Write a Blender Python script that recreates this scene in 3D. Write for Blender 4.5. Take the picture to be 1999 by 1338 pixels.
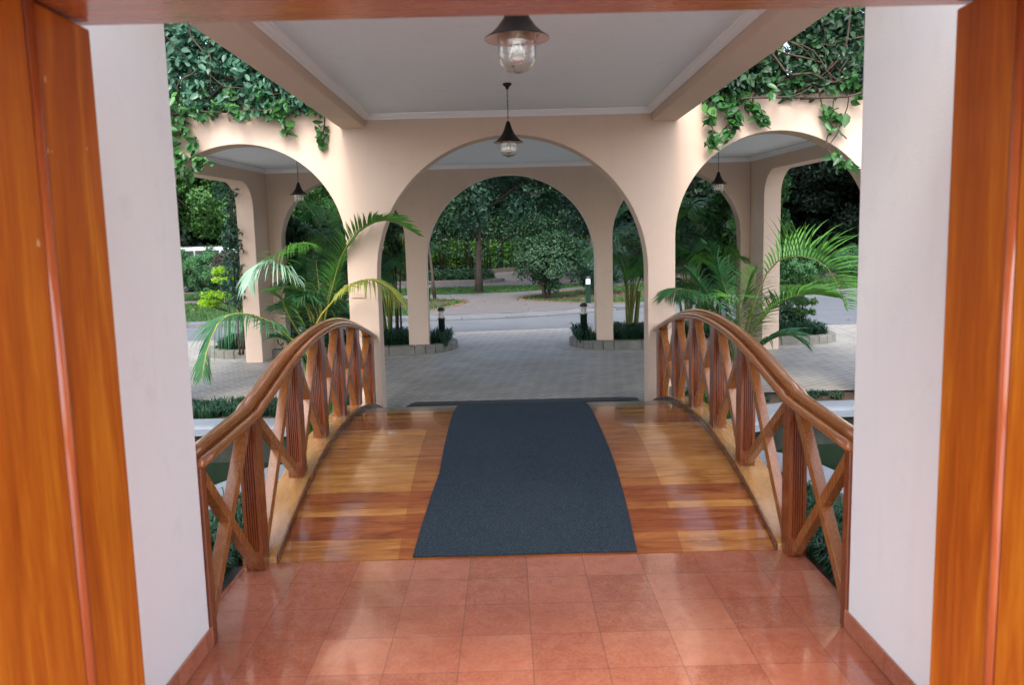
import bpy, bmesh, math, random
import numpy as np
from mathutils import Vector, Matrix

scene = bpy.context.scene
for o in list(bpy.data.objects):
    bpy.data.objects.remove(o)

# ------------------------------------------------------------------ camera
CAM_F, CAM_P, CAM_Y, CAM_R, CAM_H = 1581.96 / 1999.0, .123783, .004163, -.0250306, 1.697
fwd = Vector((math.sin(CAM_Y) * math.cos(CAM_P), math.cos(CAM_Y) * math.cos(CAM_P), -math.sin(CAM_P)))
right = Vector((math.cos(CAM_Y), -math.sin(CAM_Y), 0))
upv = right.cross(fwd)
r2 = right * math.cos(CAM_R) + upv * math.sin(CAM_R)
u2 = upv * math.cos(CAM_R) - right * math.sin(CAM_R)
cam_data = bpy.data.cameras.new("camera")
cam = bpy.data.objects.new("camera", cam_data)
scene.collection.objects.link(cam)
cam.matrix_world = Matrix(((r2.x, u2.x, -fwd.x, 0), (r2.y, u2.y, -fwd.y, 0), (r2.z, u2.z, -fwd.z, CAM_H), (0, 0, 0, 1)))
cam_data.sensor_width = 36.0
cam_data.lens = 36.0 * CAM_F
cam_data.clip_start = 0.05
cam_data.clip_end = 600
cam_data.dof.use_dof = True
cam_data.dof.focus_distance = 8.0
cam_data.dof.aperture_fstop = 3.2
scene.camera = cam

# ------------------------------------------------------------------ sky and sun (bright overcast daylight)
SUN_EL, SUN_AZ = math.radians(50), math.radians(186)      # compass style: 0 = +Y, clockwise
world = bpy.data.worlds.new("World")
scene.world = world
world.use_nodes = True
wn, wl = world.node_tree.nodes, world.node_tree.links
for n in list(wn):
    wn.remove(n)
w_out = wn.new('ShaderNodeOutputWorld')
w_bg = wn.new('ShaderNodeBackground')
w_sky = wn.new('ShaderNodeTexSky')
w_sky.sky_type = 'NISHITA'
w_sky.sun_disc = False
w_sky.sun_elevation = SUN_EL
w_sky.sun_rotation = SUN_AZ
w_sky.dust_density = 3.0
w_hsv = wn.new('ShaderNodeHueSaturation')
w_hsv.inputs['Saturation'].default_value = 0.72
w_bg.inputs['Strength'].default_value = 0.15
wl.new(w_sky.outputs[0], w_hsv.inputs['Color'])
wl.new(w_hsv.outputs[0], w_bg.inputs['Color'])
wl.new(w_bg.outputs[0], w_out.inputs[0])

sun_data = bpy.data.lights.new("sun", 'SUN')
sun_data.energy = 0.5
sun_data.angle = math.radians(14)
sun_data.color = (1.0, 0.95, 0.87)
sun = bpy.data.objects.new("sun", sun_data)
scene.collection.objects.link(sun)
sdir = Vector((math.sin(SUN_AZ) * math.cos(SUN_EL), math.cos(SUN_AZ) * math.cos(SUN_EL), math.sin(SUN_EL)))
sun.rotation_euler = sdir.to_track_quat('Z', 'Y').to_euler()
sun.location = (0, -20, 30)

scene.view_settings.view_transform = 'Standard'
scene.view_settings.look = 'None'
scene.view_settings.exposure = 2.03
scene.view_settings.gamma = 1.0
scene.view_settings.use_curve_mapping = False

C = scene.collection.objects
RNG = np.random.default_rng(7)
random.seed(7)
PI = math.pi

# ------------------------------------------------------------------ materials
def srgb(r, g, b):
    f = lambda c: (c / 255) / 12.92 if c <= 10.31 else (((c / 255) + .055) / 1.055) ** 2.4
    return (f(r), f(g), f(b), 1.0)

class NT:
    """small helper round a material's node tree"""
    def __init__(self, name):
        self.m = bpy.data.materials.new(name)
        self.m.use_nodes = True
        self.t = self.m.node_tree
        self.n, self.l = self.t.nodes, self.t.links
        self.b = self.n['Principled BSDF']
        self.out = self.n['Material Output']
    def new(self, kind, **kw):
        n = self.n.new(kind)
        for k, v in kw.items():
            if k.startswith('i_'):
                n.inputs[k[2:].replace('_', ' ')].default_value = v
            else:
                setattr(n, k, v)
        return n
    def link(self, a, b):
        self.l.new(a, b)
    def coords(self, kind='Object', scale=(1, 1, 1), rot=(0, 0, 0)):
        tc = self.new('ShaderNodeTexCoord')
        mp = self.new('ShaderNodeMapping')
        mp.inputs['Scale'].default_value = scale
        mp.inputs['Rotation'].default_value = rot
        self.link(tc.outputs[kind], mp.inputs[0])
        return mp.outputs[0]
    def noise(self, vec, scale, detail=4, rough=.55, dist=0.0):
        n = self.new('ShaderNodeTexNoise')
        n.inputs['Scale'].default_value = scale
        n.inputs['Detail'].default_value = detail
        n.inputs['Roughness'].default_value = rough
        n.inputs['Distortion'].default_value = dist
        if vec is not None:
            self.link(vec, n.inputs['Vector'])
        return n.outputs['Fac']
    def ramp(self, fac, stops):
        r = self.new('ShaderNodeValToRGB')
        e = r.color_ramp.elements
        while len(e) < len(stops):
            e.new(.5)
        for el, (p, c) in zip(e, stops):
            el.position = p
            el.color = c if len(c) == 4 else (*c, 1)
        self.link(fac, r.inputs[0])
        return r.outputs[0]
    def mix(self, fac, a, b, mode='MIX'):
        m = self.new('ShaderNodeMix', data_type='RGBA', blend_type=mode)
        for s, v in ((m.inputs[0], fac), (m.inputs[6], a), (m.inputs[7], b)):
            if isinstance(v, (int, float, tuple)):
                s.default_value = v
            else:
                self.link(v, s)
        return m.outputs[2]
    def math(self, op, a, b=None):
        m = self.new('ShaderNodeMath', operation=op)
        for s, v in ((m.inputs[0], a), (m.inputs[1], b)):
            if v is None:
                continue
            if isinstance(v, (int, float)):
                s.default_value = v
            else:
                self.link(v, s)
        return m.outputs[0]
    def bump(self, h, strength=.3, dist=.01):
        b = self.new('ShaderNodeBump')
        b.inputs['Strength'].default_value = strength
        b.inputs['Distance'].default_value = dist
        self.link(h, b.inputs['Height'])
        self.link(b.outputs[0], self.b.inputs['Normal'])
    def base(self, c, rough=.5, spec=None):
        if isinstance(c, tuple):
            self.b.inputs['Base Color'].default_value = c
        else:
            self.link(c, self.b.inputs['Base Color'])
        if isinstance(rough, (int, float)):
            self.b.inputs['Roughness'].default_value = rough
        else:
            self.link(rough, self.b.inputs['Roughness'])
        if spec is not None:
            self.b.inputs['Specular IOR Level'].default_value = spec

def m_stucco(name, c1, c2, bump=.25, scale=220):
    t = NT(name)
    v = t.coords()
    big = t.noise(v, 1.3, 5, .6)
    col = t.mix(big, c1, c2)
    stk = t.noise(t.coords(scale=(9, 9, .7)), 1.0, 5, .6)
    dirt = t.ramp(t.noise(v, 5.5, 6, .7), [(.55, (0, 0, 0)), (.8, (.35, .35, .35))])
    col = t.mix(t.ramp(stk, [(.55, (0, 0, 0)), (.78, (.16, .16, .16))]), col, tuple([x * .72 for x in c1[:3]] + [1]))
    col = t.mix(dirt, col, tuple([x * .78 for x in c1[:3]] + [1]))
    t.base(col, .82, .25)
    t.bump(t.noise(v, scale, 3, .6), bump, .004)
    return t.m

def m_wood(name, dark, mid, light, axis='Z', rough=.28, coat=.5, fine=1.0, island=0.0, chips=False):
    t = NT(name)
    s = {'X': (.5, 7, 7), 'Y': (7, .5, 7), 'Z': (7, 7, .5)}[axis]
    v = t.coords(scale=tuple(x * fine for x in s))
    g = t.new('ShaderNodeNewGeometry')
    sh = t.new('ShaderNodeVectorMath', operation='ADD')
    cb = t.new('ShaderNodeVectorMath', operation='SCALE')
    t.link(v, sh.inputs[0])
    comb = t.new('ShaderNodeCombineXYZ')
    for i in range(3):
        t.link(g.outputs['Random Per Island'], comb.inputs[i])
    t.link(comb.outputs[0], cb.inputs[0])
    cb.inputs['Scale'].default_value = 37.0
    t.link(cb.outputs[0], sh.inputs[1])
    vv = sh.outputs[0]
    a = t.noise(vv, 1.6, 6, .6, 1.2)
    b = t.noise(vv, 9.0, 3, .7, .3)
    f = t.math('ADD', t.math('MULTIPLY', a, .72), t.math('MULTIPLY', b, .28))
    col = t.ramp(f, [(.3, dark), (.5, mid), (.7, light)])
    if island:
        k = t.math('ADD', t.math('MULTIPLY', g.outputs['Random Per Island'], island), 1 - island / 2)
        k3 = t.new('ShaderNodeCombineXYZ')
        for i in range(3):
            t.link(k, k3.inputs[i])
        col = t.mix(1.0, col, k3.outputs[0], 'MULTIPLY')
    if chips:
        cn = t.noise(t.coords(scale=(1, 1, .6)), 21, 2, .5)
        area = t.noise(t.coords(), 2.3, 2, .5)
        m = t.math('MULTIPLY', t.math('GREATER_THAN', cn, .735), t.math('GREATER_THAN', area, .52))
        col = t.mix(t.math('MULTIPLY', m, .75), col, (.62, .42, .22, 1))
    t.base(col, t.math('ADD', t.math('MULTIPLY', b, .2), rough - .08))
    t.b.inputs['Coat Weight'].default_value = coat
    t.b.inputs['Coat Roughness'].default_value = .12
    t.bump(b, .12, .002)
    return t.m

def m_leaf(name, c1, c2, rough=.5, trans=.25, c3=None):
    t = NT(name)
    g = t.new('ShaderNodeNewGeometry')
    stops = [(0.0, c1), (1.0, c2)] if c3 is None else [(0.0, c1), (.8, c2), (1.0, c3)]
    col = t.ramp(g.outputs['Random Per Island'], stops)
    v = t.coords()
    n = t.noise(v, 1.6, 3, .6)
    col = t.mix(t.ramp(n, [(.35, (0, 0, 0)), (.7, (.6, .6, .6))]), col, tuple([min(1, x * 1.5) for x in c2[:3]] + [1]))
    t.base(col, rough + .08, .35)
    tr = t.new('ShaderNodeBsdfTranslucent')
    hs = t.new('ShaderNodeHueSaturation')
    hs.inputs['Value'].default_value = 1.5
    hs.inputs['Hue'].default_value = .485
    t.link(col, hs.inputs['Color'])
    t.link(hs.outputs[0], tr.inputs[0])
    mx = t.new('ShaderNodeMixShader')
    mx.inputs[0].default_value = trans
    t.link(t.b.outputs[0], mx.inputs[1])
    t.link(tr.outputs[0], mx.inputs[2])
    t.link(mx.outputs[0], t.out.inputs[0])
    return t.m

def m_plain(name, c, rough=.5, metal=0, noise=.25, scale=8):
    t = NT(name)
    v = t.coords()
    col = t.mix(t.math('MULTIPLY', t.noise(v, scale, 5, .6), noise * 2), c, tuple([x * .55 for x in c[:3]] + [1]))
    t.base(col, rough)
    t.b.inputs['Metallic'].default_value = metal
    return t.m

M = {}
M['peach'] = m_stucco('peach_stucco', (.58, .437, .342, 1), (.62, .475, .372, 1))
M['white_wall'] = m_stucco('pale_pink_render', (.83, .86, .86, 1), (.86, .89, .89, 1), .5, 130)
M['ceiling'] = m_stucco('textured_ceiling', (.72, .77, .80, 1), (.76, .81, .84, 1), .9, 75)
M['cornice'] = m_plain('white_cornice', (.78, .79, .80, 1), .5, noise=.05)
M['jamb'] = m_wood('orange_varnished_wood', (.24, .040, .003, 1), (.40, .095, .005, 1), (.60, .21, .012, 1), 'Z', .36, .06, .8, chips=True)
M['jamb'].node_tree.nodes['Principled BSDF'].inputs['Specular IOR Level'].default_value = .2
M['lintel'] = m_wood('red_varnished_wood', (.24, .055, .015, 1), (.34, .085, .022, 1), (.44, .13, .03, 1), 'X', .25, .6, .8)
M['bead'] = m_wood('dark_red_bead', (.26, .05, .012, 1), (.36, .075, .018, 1), (.46, .12, .03, 1), 'Z', .2, .8)
M['post'] = m_wood('reddish_brown_wood', (.09, .019, .006, 1), (.165, .038, .010, 1), (.26, .067, .017, 1), 'Z', .27, .3, 1.3, .35)
M['brace'] = m_wood('warm_brown_wood', (.21, .068, .017, 1), (.28, .094, .024, 1), (.34, .125, .034, 1), 'Z', .24, .35, 1.6, .4)
M['rail'] = m_wood('handrail_wood', (.25, .078, .019, 1), (.29, .095, .023, 1), (.33, .115, .030, 1), 'Y', .16, .8, 1.0)
M['sill'] = m_wood('pale_side_beam_wood', (.35, .165, .050, 1), (.42, .21, .070, 1), (.48, .26, .092, 1), 'Y', .25, .7)
M['kick'] = m_wood('dark_kick_strip', (.06, .022, .010, 1), (.11, .04, .015, 1), (.17, .06, .02, 1), 'Y', .25, .6)
M['groove'] = m_plain('groove_shadow_gap', (.035, .012, .006, 1), .7)

def m_planks():
    t = NT('varnished_deck_planks')
    v = t.coords()
    sep = t.new('ShaderNodeSeparateXYZ')
    t.link(v, sep.inputs[0])
    g = t.new('ShaderNodeNewGeometry')
    rnd = g.outputs['Random Per Island']
    vs = t.coords(scale=(1.3, 8, 8))
    off = t.new('ShaderNodeVectorMath', operation='ADD')
    cx = t.new('ShaderNodeCombineXYZ')
    t.link(t.math('MULTIPLY', rnd, 31), cx.inputs[0])
    t.link(vs, off.inputs[0]); t.link(cx.outputs[0], off.inputs[1])
    grain = t.noise(off.outputs[0], 2.2, 6, .65, .8)
    # planks vary from honey to red brown
    honey = t.ramp(grain, [(.32, (.24, .088, .020, 1)), (.5, (.40, .170, .042, 1)), (.7, (.52, .265, .078, 1))])
    red = t.ramp(grain, [(.32, (.13, .032, .011, 1)), (.5, (.22, .058, .018, 1)), (.7, (.32, .10, .03, 1))])
    col = t.mix(t.ramp(rnd, [(0, (0, 0, 0)), (.45, (.18, .18, .18)), (.62, (.55, .55, .55)), (.80, (.95, .95, .95))]), honey, red)
    # the strip beside the carpet kept its older, redder stain
    d = t.math('ABSOLUTE', t.math('SUBTRACT', sep.outputs[0], .085))
    inner = t.math('LESS_THAN', d, .775)
    stain = t.ramp(grain, [(.3, (.15, .035, .011, 1)), (.6, (.25, .062, .018, 1)), (.8, (.32, .10, .03, 1))])
    col = t.mix(t.math('MULTIPLY', inner, .62), col, stain)
    t.base(col, t.math('ADD', t.math('MULTIPLY', grain, .14), .14))
    t.b.inputs['Coat Weight'].default_value = .5
    t.b.inputs['Coat Roughness'].default_value = .07
    t.bump(grain, .15, .002)
    return t.m
M['planks'] = m_planks()

def m_tiles():
    t = NT('red_stone_tiles')
    tc = t.new('ShaderNodeTexCoord')
    mp = t.new('ShaderNodeMapping')
    mp.inputs['Location'].default_value = (.8344, -3.9398 + 6, 0)
    t.link(tc.outputs['Object'], mp.inputs[0])
    br = t.new('ShaderNodeTexBrick', offset=0.0, squash=1.0)
    br.inputs['Scale'].default_value = 1.0
    br.inputs['Brick Width'].default_value = .3
    br.inputs['Row Height'].default_value = .3
    br.inputs['Mortar Size'].default_value = .002
    br.inputs['Mortar Smooth'].default_value = .4
    t.link(mp.outputs[0], br.inputs['Vector'])
    cell = t.new('ShaderNodeVectorMath', operation='SNAP')
    cell.inputs[1].default_value = (.3, .3, 10)
    t.link(mp.outputs[0], cell.inputs[0])
    wn_ = t.new('ShaderNodeTexWhiteNoise')
    t.link(cell.outputs[0], wn_.inputs['Vector'])
    tone = t.ramp(wn_.outputs['Value'], [(0, (.29, .080, .044, 1)), (.35, (.35, .102, .057, 1)), (.7, (.40, .122, .068, 1)), (1, (.45, .155, .09, 1))])
    v = t.coords()
    fine = t.noise(v, 70, 5, .85)
    mid = t.noise(v, 14, 6, .75, .6)
    col = t.mix(t.ramp(fine, [(.42, (0, 0, 0)), (.60, (.42, .42, .42))]), tone, (.56, .24, .14, 1))
    col = t.mix(t.ramp(mid, [(.48, (0, 0, 0)), (.66, (.34, .34, .34))]), col, (.55, .235, .14, 1))
    col = t.mix(t.ramp(mid, [(.30, (.35, .35, .35)), (.46, (0, 0, 0))]), col, (.23, .05, .027, 1))
    big = t.noise(v, 3.2, 6, .7)
    col = t.mix(t.ramp(big, [(.5, (0, 0, 0)), (.75, (.35, .35, .35))]), col, (.44, .21, .145, 1))
    red = t.noise(v, 1.1, 3, .6)
    col = t.mix(t.ramp(red, [(.45, (0, 0, 0)), (.7, (.5, .5, .5))]), col, (.25, .055, .03, 1))
    col = t.mix(t.math('MULTIPLY', br.outputs['Fac'], .75), col, (.14, .065, .05, 1))
    t.base(col, t.ramp(big, [(.3, (.10, .10, .10)), (.75, (.30, .30, .30))]))
    t.b.inputs['Coat Weight'].default_value = .75
    t.b.inputs['Coat Roughness'].default_value = .05
    t.bump(t.math('MULTIPLY', br.outputs['Fac'], -1), .25, .002)
    return t.m
M['tiles'] = m_tiles()

def m_pavers(name, c1, c2, mortar, rot, bw, rh, mort=.012):
    t = NT(name)
    v = t.coords(rot=(0, 0, rot))
    br = t.new('ShaderNodeTexBrick', offset=.5)
    br.inputs['Scale'].default_value = 1.0
    br.inputs['Brick Width'].default_value = bw
    br.inputs['Row Height'].default_value = rh
    br.inputs['Mortar Size'].default_value = mort
    br.inputs['Mortar Smooth'].default_value = .3
    br.inputs['Color1'].default_value = c1
    br.inputs['Color2'].default_value = c2
    br.inputs['Mortar'].default_value = mortar
    t.link(v, br.inputs['Vector'])
    v2 = t.coords()
    big = t.noise(v2, .7, 6, .65)
    col = t.mix(t.ramp(big, [(.35, (0, 0, 0)), (.75, (.55, .55, .55))]), br.outputs['Color'], tuple([x * .62 for x in c1[:3]] + [1]))
    fine = t.noise(v2, 60, 3, .7)
    col = t.mix(t.math('MULTIPLY', fine, .35), col, tuple([x * .6 for x in c2[:3]] + [1]))
    t.base(col, t.ramp(big, [(.3, (.42, .42, .42)), (.7, (.7, .7, .7))]))
    t.bump(t.math('SUBTRACT', fine, br.outputs['Fac']), .6, .006)
    return t.m
M['drive'] = m_pavers('grey_driveway_pavers', (.33, .30, .255, 1), (.23, .21, .18, 1), (.50, .48, .45, 1), math.radians(-38), .22, .11, .009)
M['path'] = m_pavers('pale_path_pavers', (.17, .15, .145, 1), (.135, .122, .118, 1), (.10, .09, .085, 1), 0, .2, .1, .008)
M['redbrick'] = m_pavers('red_edging_bricks', (.30, .10, .07, 1), (.24, .08, .06, 1), (.2, .15, .13, 1), .4, .2, .1, .01)

def m_rough(name, c1, c2, scale=3, fine=80, rough=.85, bump=.3):
    t = NT(name)
    v = t.coords()
    col = t.mix(t.ramp(t.noise(v, scale, 7, .65), [(.35, (0, 0, 0)), (.68, (1, 1, 1))]), c1, c2)
    f = t.noise(v, fine, 4, .7)
    col = t.mix(t.math('MULTIPLY', f, .5), col, tuple([x * .5 for x in c1[:3]] + [1]))
    t.base(col, rough, .3)
    t.bump(f, bump, .01)
    return t.m
M['asphalt'] = m_rough('bluish_grey_road', (.13, .138, .148, 1), (.17, .178, .187, 1), .9, 120, .55, .2)
M['carpark'] = m_rough('brownish_car_park', (.085, .075, .068, 1), (.125, .11, .10, 1), .5, 50, .7, .2)
M['soil'] = m_rough('brown_soil', (.060, .038, .024, 1), (.10, .065, .042, 1), 3, 40)
M['lawn'] = m_rough('lawn_green', (.025, .06, .012, 1), (.045, .09, .018, 1), 1.2, 60)
M['bounce_stone'] = m_rough('pale_bounce_stone', (.60, .62, .63, 1), (.68, .70, .71, 1), 1.5, 30, .35, .05)  # pale tone for the unseen surfaces that bounce light
M['kerb'] = m_rough('concrete_kerb', (.11, .116, .122, 1), (.165, .172, .18, 1), 2.2, 45, .75)
M['kerbstone'] = m_rough('mossy_kerbstone', (.17, .165, .14, 1), (.27, .26, .225, 1), 3.5, 45, .8)
M['coping'] = m_rough('pale_blue_grey_coping', (.17, .195, .23, 1), (.23, .255, .29, 1), 2, 30, .38, .1)
M['pondwall'] = m_rough('dark_pond_wall', (.014, .018, .014, 1), (.035, .036, .028, 1), 4, 30, .6)
M['apron'] = m_rough('cream_concrete_apron', (.30, .285, .25, 1), (.38, .36, .33, 1), 3, 40, .8)
M['bark'] = m_rough('dark_bark', (.045, .034, .025, 1), (.085, .065, .05, 1), 6, 50, .9, .8)
M['vinewood'] = m_rough('vine_stem_brown', (.055, .038, .028, 1), (.10, .072, .052, 1), 12, 60, .85)
M['stem'] = m_rough('palm_stem_green', (.13, .17, .035, 1), (.24, .24, .05, 1), 5, 40, .5)
M['petiole_y'] = m_rough('yellow_petiole', (.40, .33, .04, 1), (.5, .42, .08, 1), 5, 40, .5)

M['pondwall'].node_tree.nodes['Principled BSDF'].inputs['Specular IOR Level'].default_value = .1
t = NT('dark_pond_water')
t.base((.004, .014, .006, 1), .02)
t.b.inputs['IOR'].default_value = 1.33
t.b.inputs['Specular IOR Level'].default_value = .9
t.bump(t.noise(t.coords(), 3.5, 3, .5), .25, .03)
M['water'] = t.m

def m_carpet():
    t = NT('navy_carpet')
    v = t.coords()
    f = t.noise(v, 150, 3, .9)
    f2 = t.noise(v, 420, 2, .8)
    b = t.noise(v, 3.5, 6, .7)
    f = t.math('ADD', t.math('MULTIPLY', f, .6), t.math('MULTIPLY', f2, .4))
    c = t.ramp(f, [(.40, (.008, .014, .020, 1)), (.52, (.024, .038, .052, 1)), (.62, (.075, .105, .13, 1))])
    c = t.mix(t.ramp(b, [(.4, (0, 0, 0)), (.75, (.5, .5, .5))]), c, (.035, .047, .058, 1))
    lint = t.noise(v, 55, 2, .9)
    c = t.mix(t.math('GREATER_THAN', lint, .80), c, (.22, .24, .25, 1))
    t.base(c, .95, .15)
    t.bump(f, 1.0, .006)
    return t.m
M['carpet'] = m_carpet()
M['rubber'] = m_plain('black_rubber', (.014, .018, .024, 1), .6)
M['threshold'] = m_rough('worn_grey_brown_threshold', (.17, .13, .095, 1), (.25, .20, .155, 1), 2.5, 60, .22, .1)
M['lampmetal'] = m_plain('dark_bronze_metal', (.016, .013, .013, 1), .42, .6, .1)
M['lampinner'] = m_plain('pale_shade_lining', (.55, .42, .36, 1), .5)
M['brass'] = m_plain('cream_lamp_socket', (.55, .48, .36, 1), .45)
t = NT('clear_lamp_glass')
t.base((1.0, .985, .94, 1), .015)
t.b.inputs['Transmission Weight'].default_value = 1
t.b.inputs['IOR'].default_value = 1.45
M['glass'] = t.m
t = NT('bulb_glass')
t.base((.95, .96, .97, 1), .08)
t.b.inputs['Transmission Weight'].default_value = .88
M['bulb'] = t.m
M['bollard'] = m_plain('dark_green_bollard_paint', (.016, .034, .024, 1), .4)
M['bollard2'] = m_plain('mid_green_bollard_paint', (.035, .12, .075, 1), .4)
M['bolcap'] = m_plain('black_bollard_cap', (.03, .03, .03, 1), .3, .3)
M['bollamp'] = m_plain('frosted_bollard_lamp', (.62, .58, .50, 1), .35)
M['bollampw'] = m_plain('white_bollard_lamp', (.85, .88, .9, 1), .35, noise=.03)
M['carpaint'] = m_plain('silver_white_car_paint', (.42, .46, .50, 1), .2, 0, .03)
M['carglass'] = m_plain('dark_car_glass', (.02, .025, .03, 1), .05, 0, .02)
M['tyre'] = m_plain('tyre_rubber', (.02, .02, .02, 1), .8)
M['rim'] = m_plain('wheel_rim', (.5, .5, .52, 1), .3, .8)
M['lens'] = m_plain('headlamp_lens', (.7, .72, .75, 1), .1)
M['iron'] = m_plain('dark_fence_iron', (.012, .014, .012, 1), .5, .4)
M['box'] = m_plain('peach_cover_plate', (.58, .42, .32, 1), .5, noise=.05)

M['leaf_dark'] = m_leaf('dark_tree_leaf', (0.0094, 0.0328, 0.0156, 1), (0.0234, 0.0663, 0.0281, 1), .36, .22, (0.0468, 0.1170, 0.0390, 1))
M['leaf_blue'] = m_leaf('blue_green_leaf', (0.0115, 0.0396, 0.0245, 1), (0.0245, 0.0720, 0.0446, 1), .34, .2, (0.0576, 0.1368, 0.0792, 1))
M['leaf_mid'] = m_leaf('mid_green_leaf', (0.0253, 0.0862, 0.0207, 1), (0.0517, 0.1437, 0.0322, 1), .4, .3, (0.1035, 0.2300, 0.0460, 1))
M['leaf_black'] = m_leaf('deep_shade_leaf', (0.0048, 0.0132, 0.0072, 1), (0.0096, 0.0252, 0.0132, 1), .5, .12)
M['leaf_bright'] = m_leaf('yellow_green_leaf', (.17, .36, .02, 1), (.30, .50, .04, 1), .45, .4)
M['leaf_lime'] = m_leaf('lime_hedge_leaf', (0.0315, 0.1050, 0.0056, 1), (0.0700, 0.1890, 0.0098, 1), .5, .4)
M['leaf_hedge'] = m_leaf('clipped_hedge_leaf', (0.0260, 0.0910, 0.0312, 1), (0.0520, 0.1495, 0.0520, 1), .5, .2)
M['leaf_bronze'] = m_leaf('bronze_purple_leaf', (0.0360, 0.0280, 0.0280, 1), (0.0720, 0.0520, 0.0480, 1), .5, .15)
M['leaf_vine'] = m_leaf('glossy_vine_leaf', (0.0160, 0.0680, 0.0176, 1), (0.0360, 0.1200, 0.0320, 1), .25, .22, (0.0960, 0.2560, 0.0400, 1))
M['leaf_vine2'] = m_leaf('blue_green_vine_leaf', (0.0170, 0.0638, 0.0340, 1), (0.0425, 0.1190, 0.0723, 1), .24, .2, (0.0850, 0.1870, 0.1190, 1))
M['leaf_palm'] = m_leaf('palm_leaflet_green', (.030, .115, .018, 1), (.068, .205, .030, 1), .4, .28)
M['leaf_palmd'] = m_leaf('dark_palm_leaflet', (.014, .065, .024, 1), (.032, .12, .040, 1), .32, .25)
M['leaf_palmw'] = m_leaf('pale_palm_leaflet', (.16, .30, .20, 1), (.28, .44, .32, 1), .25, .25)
M['leaf_palmy'] = m_leaf('yellowing_palm_leaflet', (.12, .24, .030, 1), (.30, .32, .06, 1), .4, .35)
M['mondo'] = m_leaf('dark_border_grass', (0.0090, 0.0338, 0.0165, 1), (0.0225, 0.0713, 0.0338, 1), .4, .2)
M['blade'] = m_leaf('lawn_blade', (0.0176, 0.0600, 0.0096, 1), (0.0360, 0.1040, 0.0176, 1), .5, .3)
M['dead'] = m_leaf('dry_brown_leaf', (.10, .05, .025, 1), (.22, .12, .05, 1), .6, .2)

# ------------------------------------------------------------------ mesh helpers
def link(o, parent=None):
    C.link(o)
    if parent is not None:
        o.parent = parent
    return o

def empty(name, loc, label, cat, group=None, rz=0):
    o = bpy.data.objects.new(name, None)
    o.empty_display_size = .2
    o.location = loc
    o.rotation_euler = (0, 0, rz)
    C.link(o)
    o['label'] = label; o['category'] = cat
    if group: o['group'] = group
    return o

def tag(o, label=None, cat=None, group=None, kind=None):
    if label: o['label'] = label
    if cat: o['category'] = cat
    if group: o['group'] = group
    if kind: o['kind'] = kind
    return o

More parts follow.
